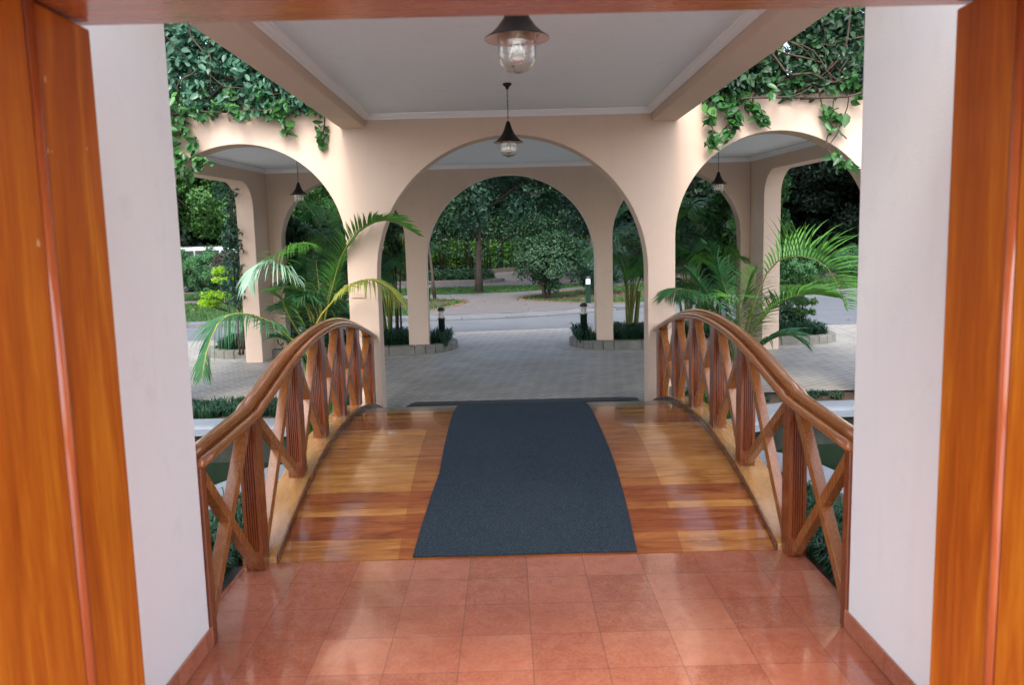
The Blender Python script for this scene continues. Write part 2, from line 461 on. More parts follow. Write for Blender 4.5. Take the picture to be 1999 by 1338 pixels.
class MB:
    """collects geometry in world coordinates; build() links it as one mesh object"""
    def __init__(self):
        self.v, self.f, self.s = [], [], []
    def add(self, vs, fs, smooth=False):
        o = len(self.v)
        self.v += [tuple(p) for p in vs]
        self.f += [tuple(i + o for i in f) for f in fs]
        self.s += [smooth] * len(fs)
        return self
    def box(self, a, b):
        x0, y0, z0 = a; x1, y1, z1 = b
        vs = [(x0, y0, z0), (x1, y0, z0), (x1, y1, z0), (x0, y1, z0), (x0, y0, z1), (x1, y0, z1), (x1, y1, z1), (x0, y1, z1)]
        return self.add(vs, [(0, 3, 2, 1), (4, 5, 6, 7), (0, 1, 5, 4), (1, 2, 6, 5), (2, 3, 7, 6), (3, 0, 4, 7)])
    def prism(self, poly, z0, z1):
        n = len(poly)
        vs = [(x, y, z0) for x, y in poly] + [(x, y, z1) for x, y in poly]
        fs = [tuple(range(n))[::-1], tuple(range(n, 2 * n))] + [(i, (i + 1) % n, (i + 1) % n + n, i + n) for i in range(n)]
        return self.add(vs, fs)
    def sheet(self, poly, z):
        n = len(poly)
        return self.add([(x, y, z) for x, y in poly], [tuple(range(n))])
    def profile_y(self, poly, y0, y1):
        """poly in XZ (counter-clockwise seen from -Y) extruded along Y"""
        n = len(poly)
        vs = [(x, y0, z) for x, z in poly] + [(x, y1, z) for x, z in poly]
        fs = [tuple(range(n)), tuple(range(n, 2 * n))[::-1]] + [((i + 1) % n, i, i + n, (i + 1) % n + n) for i in range(n)]
        return self.add(vs, fs)
    def lathe(self, prof, c=(0, 0, 0), n=32, smooth=True):
        vs = []
        for r, z in prof:
            for k in range(n):
                a = 2 * PI * k / n
                vs.append((c[0] + r * math.cos(a), c[1] + r * math.sin(a), c[2] + z))
        fs = []
        for i in range(len(prof) - 1):
            for k in range(n):
                k2 = (k + 1) % n
                fs.append((i * n + k, i * n + k2, (i + 1) * n + k2, (i + 1) * n + k))
        return self.add(vs, fs, smooth)
    def tube(self, pts, rad, n=8, smooth=True, cap=True):
        pts = [Vector(p) for p in pts]
        if not hasattr(rad, '__len__'):
            rad = [rad] * len(pts)
        vs, fs = [], []
        ref = Vector((0, 0, 1))
        for i, p in enumerate(pts):
            tg = (pts[min(i + 1, len(pts) - 1)] - pts[max(i - 1, 0)]).normalized()
            if abs(tg.dot(ref)) > .95:
                ref = Vector((1, 0, 0))
            a = tg.cross(ref).normalized(); b = tg.cross(a)
            for k in range(n):
                an = 2 * PI * k / n
                vs.append(p + (a * math.cos(an) + b * math.sin(an)) * rad[i])
        for i in range(len(pts) - 1):
            for k in range(n):
                k2 = (k + 1) % n
                fs.append((i * n + k, i * n + k2, (i + 1) * n + k2, (i + 1) * n + k))
        if cap:
            fs.append(tuple(range(n))[::-1]); fs.append(tuple(range((len(pts) - 1) * n, len(pts) * n)))
        return self.add(vs, fs, smooth)
    def sweep(self, path, sect, closed=True, smooth=True):
        """sect (x, z) swept along a path that runs mostly along Y"""
        path = [Vector(p) for p in path]
        n = len(sect)
        vs, fs = [], []
        for i, p in enumerate(path):
            tg = (path[min(i + 1, len(path) - 1)] - path[max(i - 1, 0)]).normalized()
            side = tg.cross(Vector((0, 0, 1))).normalized()
            up = side.cross(tg)
            for x, z in sect:
                vs.append(p + side * x + up * z)
        for i in range(len(path) - 1):
            for k in range(n):
                k2 = (k + 1) % n
                fs.append((i * n + k, i * n + k2, (i + 1) * n + k2, (i + 1) * n + k))
        fs.append(tuple(range(n))[::-1]); fs.append(tuple(range((len(path) - 1) * n, len(path) * n)))
        return self.add(vs, fs, smooth)
    def beam(self, a, b, w, t):
        """bar from a to b in a plane of constant x, w across x, t in the plane"""
        a, b = Vector(a), Vector(b)
        d = (b - a).normalized()
        nrm = Vector((1, 0, 0)).cross(d).normalized()
        vs = []
        for p in (a, b):
            for sx, st in ((-1, -1), (1, -1), (1, 1), (-1, 1)):
                vs.append(p + Vector((sx * w / 2, 0, 0)) + nrm * st * t / 2)
        return self.add(vs, [(0, 3, 2, 1), (4, 5, 6, 7), (0, 1, 5, 4), (1, 2, 6, 5), (2, 3, 7, 6), (3, 0, 4, 7)])
    def build(self, name, mat, parent=None, bevel=0, seg=2, autosm=None):
        me = bpy.data.meshes.new(name)
        org = parent.matrix_basis.translation.copy() if parent is not None else Vector((0, 0, 0))
        par = parent
        if parent is not None and parent.parent is not None:
            org = org + parent.parent.matrix_basis.translation
        me.from_pydata([(x - org.x, y - org.y, z - org.z) for x, y, z in self.v], [], self.f)
        me.polygons.foreach_set('use_smooth', self.s)
        me.materials.append(mat)
        bm = bmesh.new(); bm.from_mesh(me)
        bmesh.ops.recalc_face_normals(bm, faces=bm.faces)
        bm.to_mesh(me); bm.free()
        o = bpy.data.objects.new(name, me)
        link(o, par)
        if bevel:
            md = o.modifiers.new('bevel', 'BEVEL')
            md.width = bevel; md.segments = seg; md.limit_method = 'ANGLE'; md.angle_limit = math.radians(40)
        return o

def mesh_np(name, verts, faces, mat, parent=None, origin=(0, 0, 0)):
    verts = np.asarray(verts, np.float32) - np.asarray(origin, np.float32)
    faces = np.asarray(faces, np.int32)
    k = faces.shape[1]
    me = bpy.data.meshes.new(name)
    me.vertices.add(len(verts)); me.vertices.foreach_set('co', verts.ravel())
    me.loops.add(faces.size); me.loops.foreach_set('vertex_index', faces.ravel())
    me.polygons.add(len(faces))
    me.polygons.foreach_set('loop_start', np.arange(0, faces.size, k, dtype=np.int32))
    me.update(calc_edges=True)
    me.materials.append(mat)
    o = bpy.data.objects.new(name, me)
    link(o, parent)
    return o

def unit(a):
    return a / (np.linalg.norm(a, axis=-1, keepdims=True) + 1e-9)

def leaves(cent, nrm, size, aspect=.5, fold=.18, rng=RNG, jit=.35, hang=0.0):
    """folded leaf of four corners each: returns verts and quads(two tris)"""
    N = len(cent)
    nrm = unit(nrm)
    rnd = rng.normal(size=(N, 3))
    rnd[:, 2] -= hang * 2
    d = unit(rnd - nrm * (rnd * nrm).sum(1, keepdims=True))
    s = np.cross(nrm, d)
    L = (size * (1 + jit * rng.uniform(-1, 1, N)))[:, None]
    W = L * aspect
    base = cent - d * L * .5
    tip = cent + d * L * .5 - nrm * L * .12
    midl = cent + s * W * .5 + nrm * L * fold - d * L * .06
    midr = cent - s * W * .5 + nrm * L * fold - d * L * .06
    v = np.stack([base, midl, tip, midr], 1).reshape(-1, 3)
    i = np.arange(N)[:, None] * 4
    f = np.concatenate([np.concatenate([i, i + 1, i + 2], 1), np.concatenate([i, i + 2, i + 3], 1)])
    return v, f

def blob_leaves(clumps, per, spread, size, aspect=.5, up=.5, rng=RNG, out_c=None, hang=0, fold=.18):
    c = np.repeat(clumps, per, axis=0)
    off = rng.normal(size=c.shape)
    off = unit(off) * (rng.uniform(0, 1, (len(c), 1)) ** .45)
    sp = np.repeat(np.broadcast_to(spread, (len(clumps),)), per)[:, None]
    p = c + off * sp
    nr = off * .8 + rng.normal(size=c.shape) * .45
    nr[:, 2] += up
    if out_c is not None:
        nr += unit(p - np.asarray(out_c)) * .7
    return leaves(p, nr, size, aspect, fold, rng, hang=hang)

def clump_pts(n, c, r, rng=RNG, shell=.55, flat=0.0):
    d = unit(rng.normal(size=(n, 3)))
    rr = shell + (1 - shell) * rng.uniform(0, 1, (n, 1)) ** .6
    d[:, 2] = np.where(d[:, 2] < 0, d[:, 2] * (1 - flat), d[:, 2])
    wob = 1 + .22 * np.sin(d[:, :1] * 5 + 1.3) * np.cos(d[:, 1:2] * 4 + d[:, 2:3] * 6)
    return np.asarray(c) + d * rr * wob * np.asarray(r)

# ------------------------------------------------------------------ setting: ground, drive, road
def chaikin(p, it=1, closed=True):
    for _ in range(it):
        q = []
        n = len(p)
        for i in range(n if closed else n - 1):
            a, b = p[i], p[(i + 1) % n]
            q += [(a[0] * .75 + b[0] * .25, a[1] * .75 + b[1] * .25), (a[0] * .25 + b[0] * .75, a[1] * .25 + b[1] * .75)]
        if not closed:
            q = [p[0]] + q[1:-1] + [p[-1]]
        p = q
    return p

def offset(poly, d, closed=True):
    out = []
    n = len(poly)
    for i in range(n):
        p = Vector((*poly[i], 0))
        a = Vector((*poly[i - 1 if closed or i > 0 else i], 0)); b = Vector((*poly[(i + 1) % n if closed or i < n - 1 else i], 0))
        t1 = (p - a); t2 = (b - p)
        if t1.length < 1e-6: t1 = t2
        if t2.length < 1e-6: t2 = t1
        n1 = Vector((t1.y, -t1.x, 0)).normalized(); n2 = Vector((t2.y, -t2.x, 0)).normalized()
        nn = (n1 + n2).normalized()
        k = min(2.0, 1 / max(.4, nn.dot(n1)))
        out.append((p.x + nn.x * d * k, p.y + nn.y * d * k))
    return out

POND = [(-7, 4.9), (-2.65, 5.0), (-2.25, 5.3), (-2.06, 5.85), (-1.75, 6.25), (-1.2, 6.4), (1.3, 6.4), (1.9, 6.3), (2.2, 6.03), (2.34, 5.4), (2.75, 5.05), (7, 4.95),
        (7, 7.75), (2.95, 7.78), (2.55, 7.62), (2.35, 7.25), (1.6, 7.05), (-1.4, 7.1), (-1.9, 7.45), (-2.4, 7.66), (-7, 7.72)]
POND = chaikin(POND, 2)
POND_OUT = offset(POND, .34)

bm = bmesh.new()
G = 260
lo = [bm.verts.new((x, y, -.02)) for x, y in ((-G, -G), (G, -G), (G, G), (-G, G))]
li = [bm.verts.new((x, y, -.02)) for x, y in offset(POND, .12)]
for lp in (lo, li):
    for i in range(len(lp)):
        bm.edges.new((lp[i], lp[(i + 1) % len(lp)]))
bmesh.ops.triangle_fill(bm, edges=bm.edges[:], use_beauty=True)
bmesh.ops.recalc_face_normals(bm, faces=bm.faces)
me = bpy.data.meshes.new('ground'); bm.to_mesh(me); bm.free(); me.materials.append(M['soil'])
tag(link(bpy.data.objects.new('ground', me)), kind='structure')

# pond basin and water
b = MB()
n = len(POND)
b.add([(x, y, -.03) for x, y in POND] + [(x, y, -.9) for x, y in POND], [(i, i + n, (i + 1) % n + n, (i + 1) % n) for i in range(n)] + [tuple(range(n, 2 * n))], True)
tag(b.build('pond_basin', M['pondwall']), kind='structure')
tag(MB().sheet(offset(POND, .03), -.35).build('water', M['water']), kind='structure')
b = MB()
r = offset(POND, -.05)
prof = [(r, -.075), (r, -.01), (offset(POND, -.03), .008), (offset(POND, .02), .018), (offset(POND, .30), .018), (POND_OUT, .005), (POND_OUT, -.075)]
vs = [(x, y, z) for pl, z in prof for x, y in pl]
fs = [(j * n + i, j * n + (i + 1) % n, (j + 1) * n + (i + 1) % n, (j + 1) * n + i) for j in range(len(prof) - 1) for i in range(n)] + \
     [(i, (i + 1) % n, (len(prof) - 1) * n + (i + 1) % n, (len(prof) - 1) * n + i) for i in range(n)]
b.add(vs, fs, False)
tag(b.build('pond_coping', M['coping']), kind='structure')

KERB = [(-60, 16.6), (-7, 17.55), (-2.5, 17.72), (0, 17.85), (1.5, 18.5), (3, 19.6), (5, 21.1), (8.8, 22.8), (14, 24.4), (60, 33)]
KERB = chaikin(KERB, 2, False)
drive = [(-60, 8.85), (-1.72, 8.85), (-1.6, 8.3), (1.7, 8.3), (1.8, 8.66), (60, 8.9), (60, 33)] + [(x, y) for x, y in KERB[::-1][1:-1]] + [(-60, 16.6)]
tag(MB().sheet(drive, 0).build('driveway', M['drive']), kind='structure')
road = [(-60, 15.0), (-6, 15.1), (-2, 15.4), (2, 15.8), (6, 15.1), (60, 16)] + [(60, 33)] + KERB[::-1][1:-1] + [(-60, 16.6)]
tag(MB().sheet(road, .004).build('road', M['asphalt']), kind='structure')
# long kerb on the far side of the road, stones one metre long
b = MB()
ko = offset(KERB, -.30, False)
acc = 0
def resample(line, step):
    out = [line[0]]; rest = step
    for a, c in zip(line, line[1:]):
        L = math.dist(a, c); t0 = 0
        while L - t0 >= rest:
            t0 += rest; rest = step
            out.append((a[0] + (c[0] - a[0]) * t0 / L, a[1] + (c[1] - a[1]) * t0 / L))
        rest -= L - t0
    return out
kk = resample(KERB, 1.0)
kk = [p for p in kk if -16 < p[0] < 26]
for a, c in zip(kk, kk[1:]):
    d = Vector((c[0] - a[0], c[1] - a[1])).normalized(); nv = Vector((-d.y, d.x)) * .3
    a2 = Vector(a) + d * .006; c2 = Vector(c) - d * .006
    lowk = -2.4 < a[0] < 1.8
    zt, zb = (.045, .105) if lowk else (.095, .12)
    vs = [(*a2, -.01), (*c2, -.01), (*(c2 + nv), -.01), (*(a2 + nv), -.01),
          (*a2, zt), (*c2, zt), (*(c2 + nv), zb), (*(a2 + nv), zb)]
    b.add(vs, [(0, 3, 2, 1), (4, 5, 6, 7), (0, 1, 5, 4), (1, 2, 6, 5), (2, 3, 7, 6), (3, 0, 4, 7)])
tag(b.build('road_kerb', M['kerb'], bevel=.012), kind='structure')
back = [(x, y + .05) for x, y in ko]
tag(MB().sheet(back + [(120, 33), (120, 100), (-120, 100), (-120, 16.9)], .09).build('car_park', M['carpark']), kind='structure')
tag(MB().sheet(back + [(60, 36), (14, 31), (6, 29.9), (-1, 29.8), (-12, 29.6), (-60, 28)], .094).build('lawn', M['lawn']), kind='structure')
PATH = [(-2.3, 18.03), (-1.85, 19.3), (-1.15, 21.2), (-1.0, 22.1), (-1.25, 22.9), (-2.0, 23.6), (-4, 24.0), (-14, 24.3), (-14, 25.6), (-3, 25.4), (-.4, 25.5),
        (1.2, 26.4), (3.2, 28.7), (4.4, 30.2), (5.6, 30.1), (4.0, 28.0), (2.0, 25.9), (.75, 24.2), (.22, 23.0), (.3, 22.3), (.9, 21.5), (2.0, 20.6), (3.3, 20.2), (2.2, 19.3), (1.3, 18.75), (0, 18.2)]
PATHS = PATH[:1] + chaikin(PATH[1:23], 1, False) + PATH[23:]
tag(MB().sheet(PATHS, .104).build('path', M['path']), kind='structure')
b = MB()
for line in (PATH[1:8], PATH[15:23]):
    ln = chaikin(line, 2, False)
    o2 = offset(ln, -.17, False) if line is PATH[1:8] else offset(ln, -.17, False)
    nn = len(ln)
    b.add([(x, y, .109) for x, y in ln] + [(x, y, .109) for x, y in o2], [(i, i + 1, i + 1 + nn, i + nn) for i in range(nn - 1)])
tag(b.build('path_edging', M['redbrick']), kind='structure')
b = MB()
b.sheet(chaikin([(-1.35, 22.1), (-1.6, 21.0), (-2.6, 20.4), (-4.2, 21), (-4.4, 22.8), (-2.4, 23.3)], 2), .099)
b.sheet(chaikin([(.55, 23.0), (.8, 22.1), (2.0, 21.8), (4.6, 22.4), (4.6, 25.6), (2.3, 25.2)], 2), .099)
tag(b.build('bare_soil', M['soil']), kind='structure')

# ------------------------------------------------------------------ entrance floor
FX0, FX1, FY1 = -1.46, 1.55, 4.215
tag(MB().box((FX0, 1.2, -.16), (FX1, FY1, 0)).build('tile_floor', M['tiles'], bevel=.004), kind='structure')
tag(MB().box((-7, -9, -.16), (7, 1.195, -.002)).build('bounce_floor', M['bounce_stone'], bevel=.004), kind='structure')  # unseen floor added behind the camera to bounce light onto ceiling and piers
b = MB()
b.box((FX0 - .06, 3.3, -.16), (FX0 - .002, FY1, -.012))
b.box((FX1 + .002, 3.3, -.16), (FX1 + .03, FY1, -.03))
tag(b.build('floor_edging', M['kerb'], bevel=.004), kind='structure')
tag(MB().box((-7, 1.2, -.16), (FX0 - .07, 2.3, -.01)).box((FX1 + .04, 1.2, -.16), (7, 2.3, -.01)).build('terrace', M['bounce_stone']), kind='structure')  # strips out of view, made pale for the same bounce

# ------------------------------------------------------------------ wooden door frame round the camera's doorway
JX0, JX1, JYN, JYM, JYF, LZ = -1.08, 1.205, 1.25, 1.93, 2.225, 2.282
t0 = empty('door_frame', (0, 1.7, 0), 'orange varnished timber frame of the doorway nearest the viewer', 'door frame')
for sx, X in ((-1, JX0), (1, JX1)):
    a = sorted((X, X + sx * .24)); 
    b = MB().box((a[0], JYM + .03, 0), (a[1], JYF, LZ - .003))
    b.build('jamb', M['jamb'], t0, bevel=.006)
    a = sorted((X - sx * .004, X + sx * .24))
    MB().box((a[0], JYN, 0), (a[1], JYM - .012, LZ - .003)).build('jamb', M['jamb'], t0, bevel=.008)
    MB().tube([(X + sx * .006, JYM + .009, 0.0), (X + sx * .006, JYM + .009, LZ - .004)], .019, 12).build('bead', M['bead'], t0)
MB().box((JX0 - .24, JYN, LZ), (JX1 + .24, JYM - .01, LZ + .24)).box((JX0 - .24, JYM - .006, LZ + .006), (JX1 + .24, JYF, LZ + .24)).build('lintel', M['lintel'], t0, bevel=.006)

# ------------------------------------------------------------------ white entrance piers
for sx, X, nm in ((-1, -1.312, 'left'), (1, 1.428, 'right')):
    p = empty('entrance_pier', (X + sx * .3, 2.6, 0), 'pale pinkish white rendered pier on the %s of the entrance, wall edge facing inwards' % nm, 'pier', 'rendered piers either side of the entrance')
    a = sorted((X, X + sx * .55))
    y0 = JYF + .003
    MB().box((a[0], y0, -.1), (a[1], 3.3, 2.818)).build('wall', M['white_wall'], p, bevel=.004)
    c = sorted((X - sx * .012, X - sx * .001))
    MB().box((c[0], y0, .002), (c[1], 3.302, .088)).box((min(X - sx * .012, X + sx * .3), 3.303, .002), (max(X - sx * .012, X + sx * .12), 3.313, .088)).build('skirting', M['tiles'], p, bevel=.003)

# ------------------------------------------------------------------ porch canopy: ceiling, beams, cornice
pc = empty('porch_canopy', (.06, 5.2, 2.8), 'flat porch ceiling with peach beams above the wooden bridge', 'canopy')
BL, BR = (-1.562, -1.33), (1.425, 1.682)
CZ = 2.95
MB().box((BL[0], 2.24, 2.82), (BL[1], 7.998, 3.09)).build('beam', M['peach'], pc, bevel=.008)
MB().box((BR[0], 2.24, 2.82), (BR[1], 7.998, 3.09)).build('beam', M['peach'], pc, bevel=.008)
MB().box((BL[1] + .001, 2.24, CZ), (BR[0] - .001, 7.998, CZ + .1)).build('ceiling_panel', M['ceiling'], pc)
def cornice_sect(s=1.0):
    return [(0, 0), (0, -.055 * s), (.008 * s, -.055 * s), (.012 * s, -.042 * s), (.026 * s, -.034 * s), (.04 * s, -.018 * s), (.052 * s, -.012 * s), (.055 * s, 0)]
b = MB()
cs = cornice_sect()
b.add([(BL[1] + .002 + x, y, CZ - .001 + z) for y in (2.26, 7.99) for x, z in cs], [(i, (i + 1) % 8, (i + 1) % 8 + 8, i + 8) for i in range(8)])
b.add([(BR[0] - .002 - x, y, CZ - .001 + z) for y in (2.26, 7.99) for x, z in cs], [(i, (i + 1) % 8, (i + 1) % 8 + 8, i + 8) for i in range(8)])
b.add([(xx, 7.996 - x, CZ - .002 + z) for xx in (BL[1] + .003, BR[0] - .003) for x, z in cs], [(i, (i + 1) % 8, (i + 1) % 8 + 8, i + 8) for i in range(8)])
b.build('cornice', M['cornice'], pc)

# ------------------------------------------------------------------ arched portico
def arch_wall(x0, x1, ztop, arches, zb=-.05, n=40):
    """outline of a wall pierced by open-bottomed arches [(cx, r, zspring)]"""
    pts = [(x0, zb)]
    for cx, r, zs in sorted(arches):
        pts += [(cx - r, zb), (cx - r, zs)]
        pts += [(cx + r * math.cos(PI - PI * k / n), zs + r * math.sin(PI * k / n)) for k in range(1, n)]
        pts += [(cx + r, zs), (cx + r, zb)]
    pts += [(x1, zb), (x1, ztop), (x0, ztop)]
    return pts

FY, FT, RY, RT = 8.0, .25, 12.5, .26
po = empty('arched_portico', (.06, 10.2, 0), 'peach rendered portico of round arches and corner pillars spanning the driveway', 'portico')
front = arch_wall(-4.35, 4.5, 3.09, [(.0575, 1.332, 1.39), (-2.56, .995, 1.70), (2.66, 1.0, 1.70)])
MB().profile_y(front, FY, FY + FT).build('front_wall', M['peach'], po, bevel=.008)
rear = arch_wall(-3.62, 3.74, 3.08, [(.068, 1.3, 1.415), (-2.49, .945, 1.76), (2.615, .985, 1.72)])
MB().profile_y(rear, RY, RY + RT).build('rear_wall', M['peach'], po, bevel=.008)
# side walls: one wide opening with rounded upper corners, running from the rear corner pillar to the front wall
def side_wall(P0, P1, outw, name):
    """P0 rear corner, P1 front corner (inner face); a wide opening 0.55 m from the rear corner"""
    P0, P1 = Vector(P0), Vector(P1)
    L = (P1 - P0).length; d = (P1 - P0).normalized()
    nrm = Vector((-d.y, d.x)) * outw
    R = .36
    s0, s1, zt = .50, L - .55, 2.64
    pts = [(-.26, -.05), (s0, -.05), (s0, zt - R)] + [(s0 + R - R * math.cos(a), zt - R + R * math.sin(a)) for a in [PI / 2 * k / 10 for k in range(1, 11)]]
    pts += [(s1 - R + R * math.sin(a), zt - R + R * math.cos(a)) for a in [PI / 2 * k / 10 for k in range(0, 11)]] + [(s1, -.05), (L, -.05), (L, 3.075), (-.26, 3.075)]
    n = len(pts)
    vs = []
    for off in (0, .26):
        for s, z in pts:
            q = P0 + d * s + nrm * off
            vs.append((q.x, q.y, z))
    fs = [tuple(range(n)), tuple(range(n, 2 * n))[::-1]] + [((i + 1) % n, i, i + n, (i + 1) % n + n) for i in range(n)]
    return MB().add(vs, fs).build('side_wall', M['peach'], po, bevel=.008)
side_wall((-3.622, 12.5), (-4.08, 8.252), -1, 'l')
side_wall((3.742, 12.5), (4.14, 8.252), 1, 'r')
C2 = 2.875
MB().box((-4.3, FY + FT + .001, C2), (4.4, RY - .001, 3.06)).build('ceiling_panel', M['ceiling'], po)
MB().box((-4.5, FY + FT + .02, 3.075), (4.65, RY + RT + .12, 3.19)).build('roof_slab', M['kerb'], po, bevel=.01)
b = MB()
cs = cornice_sect(1.1)
b.add([(xx, RY - .002 - x, C2 - .002 + z) for xx in (-3.64, 3.76) for x, z in cs], [(i, (i + 1) % 8, (i + 1) % 8 + 8, i + 8) for i in range(8)])
for (xa, ya), (xb, yb), s in (((-3.62, 12.49), (-4.075, 8.26), 1), ((3.74, 12.49), (4.135, 8.26), -1)):
    b.add([(xx + s * x, yy, C2 - .003 + z) for xx, yy in ((xa, ya), (xb, yb)) for x, z in cs], [(i, (i + 1) % 8, (i + 1) % 8 + 8, i + 8) for i in range(8)])
b.build('cornice', M['cornice'], po)
MB().box((-1.535, FY - .012, 1.185), (-1.40, FY - .001, 1.235)).build('cover_plate', M['box'], po, bevel=.003)

# ------------------------------------------------------------------ wooden arched foot bridge
def deck_z(y):
    return .315 * (1 - (abs(y - 6.17) / 1.949) ** 2.15)
br = empty('foot_bridge', (.06, 6.2, 0), 'arched varnished wooden foot bridge with lattice railings over the pond', 'bridge')
DX0, DX1 = -1.272, 1.418
b = MB()
y = 4.222
rnd = random.Random(3)
TY = 6.72
while y < TY - .02:
    w = rnd.choice([.07, .085, .10, .115])
    y2 = min(y + w, TY)
    z1, z2 = deck_z(y), deck_z(y2 - .0035)
    vs = [(DX0, y, z1 - .03), (DX1, y, z1 - .03), (DX1, y2 - .0035, z2 - .03), (DX0, y2 - .0035, z2 - .03), (DX0, y, z1), (DX1, y, z1), (DX1, y2 - .0035, z2), (DX0, y2 - .0035, z2)]
    b.add(vs, [(0, 3, 2, 1), (4, 5, 6, 7), (0, 1, 5, 4), (1, 2, 6, 5), (2, 3, 7, 6), (3, 0, 4, 7)])
    y = y2
b.build('deck', M['planks'], br)
ub = MB()
uy = [4.226 + (TY - .03 - 4.226) * k / 20 for k in range(21)]
ub.add([(x_, q, deck_z(q) - .004) for q in uy for x_ in (DX0 + .002, DX1 - .002)], [(2 * i, 2 * i + 1, 2 * i + 3, 2 * i + 2) for i in range(20)])
ub.build('gap_shade_sheet', M['groove'], br)  # dark sheet added below the planks to shade the gaps and hide glints
b = MB()
ys = [TY + .002 + (8.27 - TY) * k / 14 for k in range(15)]
vs = [(x, yy, max(deck_z(yy), .006)) for yy in ys for x in (DX0, DX1)] + [(x, yy, max(deck_z(yy), .006) - .05) for yy in ys for x in (DX0, DX1)]
fs = [(2 * i, 2 * i + 1, 2 * i + 3, 2 * i + 2) for i in range(14)] + [(0, 1, 31, 30)]
b.add(vs, fs)
b.build('threshold', M['threshold'], br)
for sx, X in ((-1, DX0), (1, DX1)):
    ys = [4.216 + (8.12 - 4.216) * k / 30 for k in range(31)]
    def strip(xa, xb, dz0, dz1, nm, mat, bv, fac=False):
        b = MB()
        sect = [(xa, dz0), (xb, dz0), (xb, dz1), (xa, dz1)]
        vs = [(x, yy, max(deck_z(yy), .0) + z) for yy in ys for x, z in sect]
        fs = [(4 * i + k, 4 * i + (k + 1) % 4, 4 * i + 4 + (k + 1) % 4, 4 * i + 4 + k) for i in range(30) for k in range(4)] + [(0, 1, 2, 3), (120, 121, 122, 123)]
        b.add(vs, fs)
        return b.build(nm, mat, br, bevel=bv)
    strip(*sorted((X + sx * .014, X + sx * .20)), -.16, .032, 'side_beam', M['sill'], .006)
    strip(*sorted((X + sx * .001, X + sx * .0125)), -.02, .040, 'kick_strip', M['kick'], .003)

def rail_z(y):
    pts = [(3.28, .862), (4.16, .895), (4.55, .985), (4.85, 1.05), (5.15, 1.10), (5.45, 1.132), (5.8, 1.152), (6.2, 1.150), (6.6, 1.118), (7.0, 1.058), (7.4, .985), (7.8, .895), (7.99, .845)]
    for (a, za), (c, zc) in zip(pts, pts[1:]):
        if y <= c:
            return za + (zc - za) * (y - a) / (c - a)
    return pts[-1][1]
def smooth_rail(y):
    if y < 4.17: return rail_z(y)
    return (rail_z(max(4.17, y - .16)) + rail_z(y) * 2 + rail_z(min(7.99, y + .16))) / 4
# three-lobed moulded section
sect = []
for cx, cz, rad, a0, a1, gv in ((.053, -.030, .0215, -90, 150, (.0275, -.038)), (0, .0, .0265, -30, 210, (-.0275, -.038)), (-.053, -.030, .0215, 30, 270, None)):
    for k in range(9):
        a = math.radians(a0 + (a1 - a0) * k / 8)
        sect.append((cx + rad * math.cos(a), cz + rad * math.sin(a) - .026))
    if gv:
        for q_ in (.0012, -.0012):
            sect.append((gv[0] + q_, gv[1] - .026))
POSTY = [3.335, 4.17, 5.06, 5.74, 6.42, 7.10, 7.84]
for sx, X, Xn in ((-1, -1.37, -1.352), (1, 1.498, 1.470)):
    xr = lambda yy, X=X, Xn=Xn: Xn + (X - Xn) * min(1, max(0, (yy - 3.3) / .87))
    ys = [3.302] + [3.45 + .18 * k for k in range(4)] + [4.165] + [4.17 + .05 * k for k in range(1, 77)] 
    ys = [q for q in ys if q < 7.985] + [7.985]
    hr = MB().sweep([(xr(q), q, smooth_rail(q)) for q in ys], sect).build('handrail', M['rail'], br)
    for i, py in enumerate(POSTY):
        x = xr(py)
        if i == 0:
            x -= sx * .03
            w, d = .045, .055
            z0, z1 = .002, rail_z(py) - .06
            MB().box((x - w / 2, py - d / 2, z0), (x + w / 2, py + d / 2, z1)).build('post', M['post'], hr, bevel=.004)
            continue
        w, d = .092, .11
        z0 = max(deck_z(py - d / 2), 0) + .033 if i > 1 else .003
        if i == 6: z0 = max(deck_z(py), 0) + .033
        z1 = smooth_rail(py) - .055
        # plain foot, then a fluted shaft: flutes on the face towards the entrance and on the opposite face
        b = MB()
        b.box((x - w / 2, py - d / 2, z0), (x + w / 2, py + d / 2, z0 + .10))
        fl = [-.024, -.012, 0.0, .012, .024]
        half = []
        for c in fl:
            half += [(c - .0036, -d / 2), (c - .0022, -d / 2 + .009), (c + .0022, -d / 2 + .009), (c + .0036, -d / 2)]
        poly = [(-w / 2, -d / 2)] + half + [(w / 2, -d / 2), (w / 2, d / 2)] + [(-px, -pq) for px, pq in half] + [(-w / 2, d / 2)]
        b.prism([(x + px, py + pq) for px, pq in poly], z0 + .1005, z1)
        b.build('post', M['post'], hr, bevel=.0)
    for i in range(6):
        ya, yb = POSTY[i], POSTY[i + 1]
        dA = .03 if i == 0 else .055
        def foot(q, k): 
            return max(deck_z(q), 0) + .06 if k > 1 else .035
        a_lo, b_lo = foot(ya, i), foot(yb, i + 1)
        a_hi, b_hi = smooth_rail(ya) - .085, smooth_rail(yb) - .085
        xm = (xr(ya) + xr(yb)) / 2
        MB().beam((xr(ya), ya + dA, a_lo), (xr(yb), yb - .055, b_hi), .052, .056).build('brace', M['brace'], hr, bevel=.003)
        MB().beam((xr(ya), ya + dA, a_hi), (xr(yb), yb - .055, b_lo), .046, .052).build('brace', M['brace'], hr, bevel=.003)

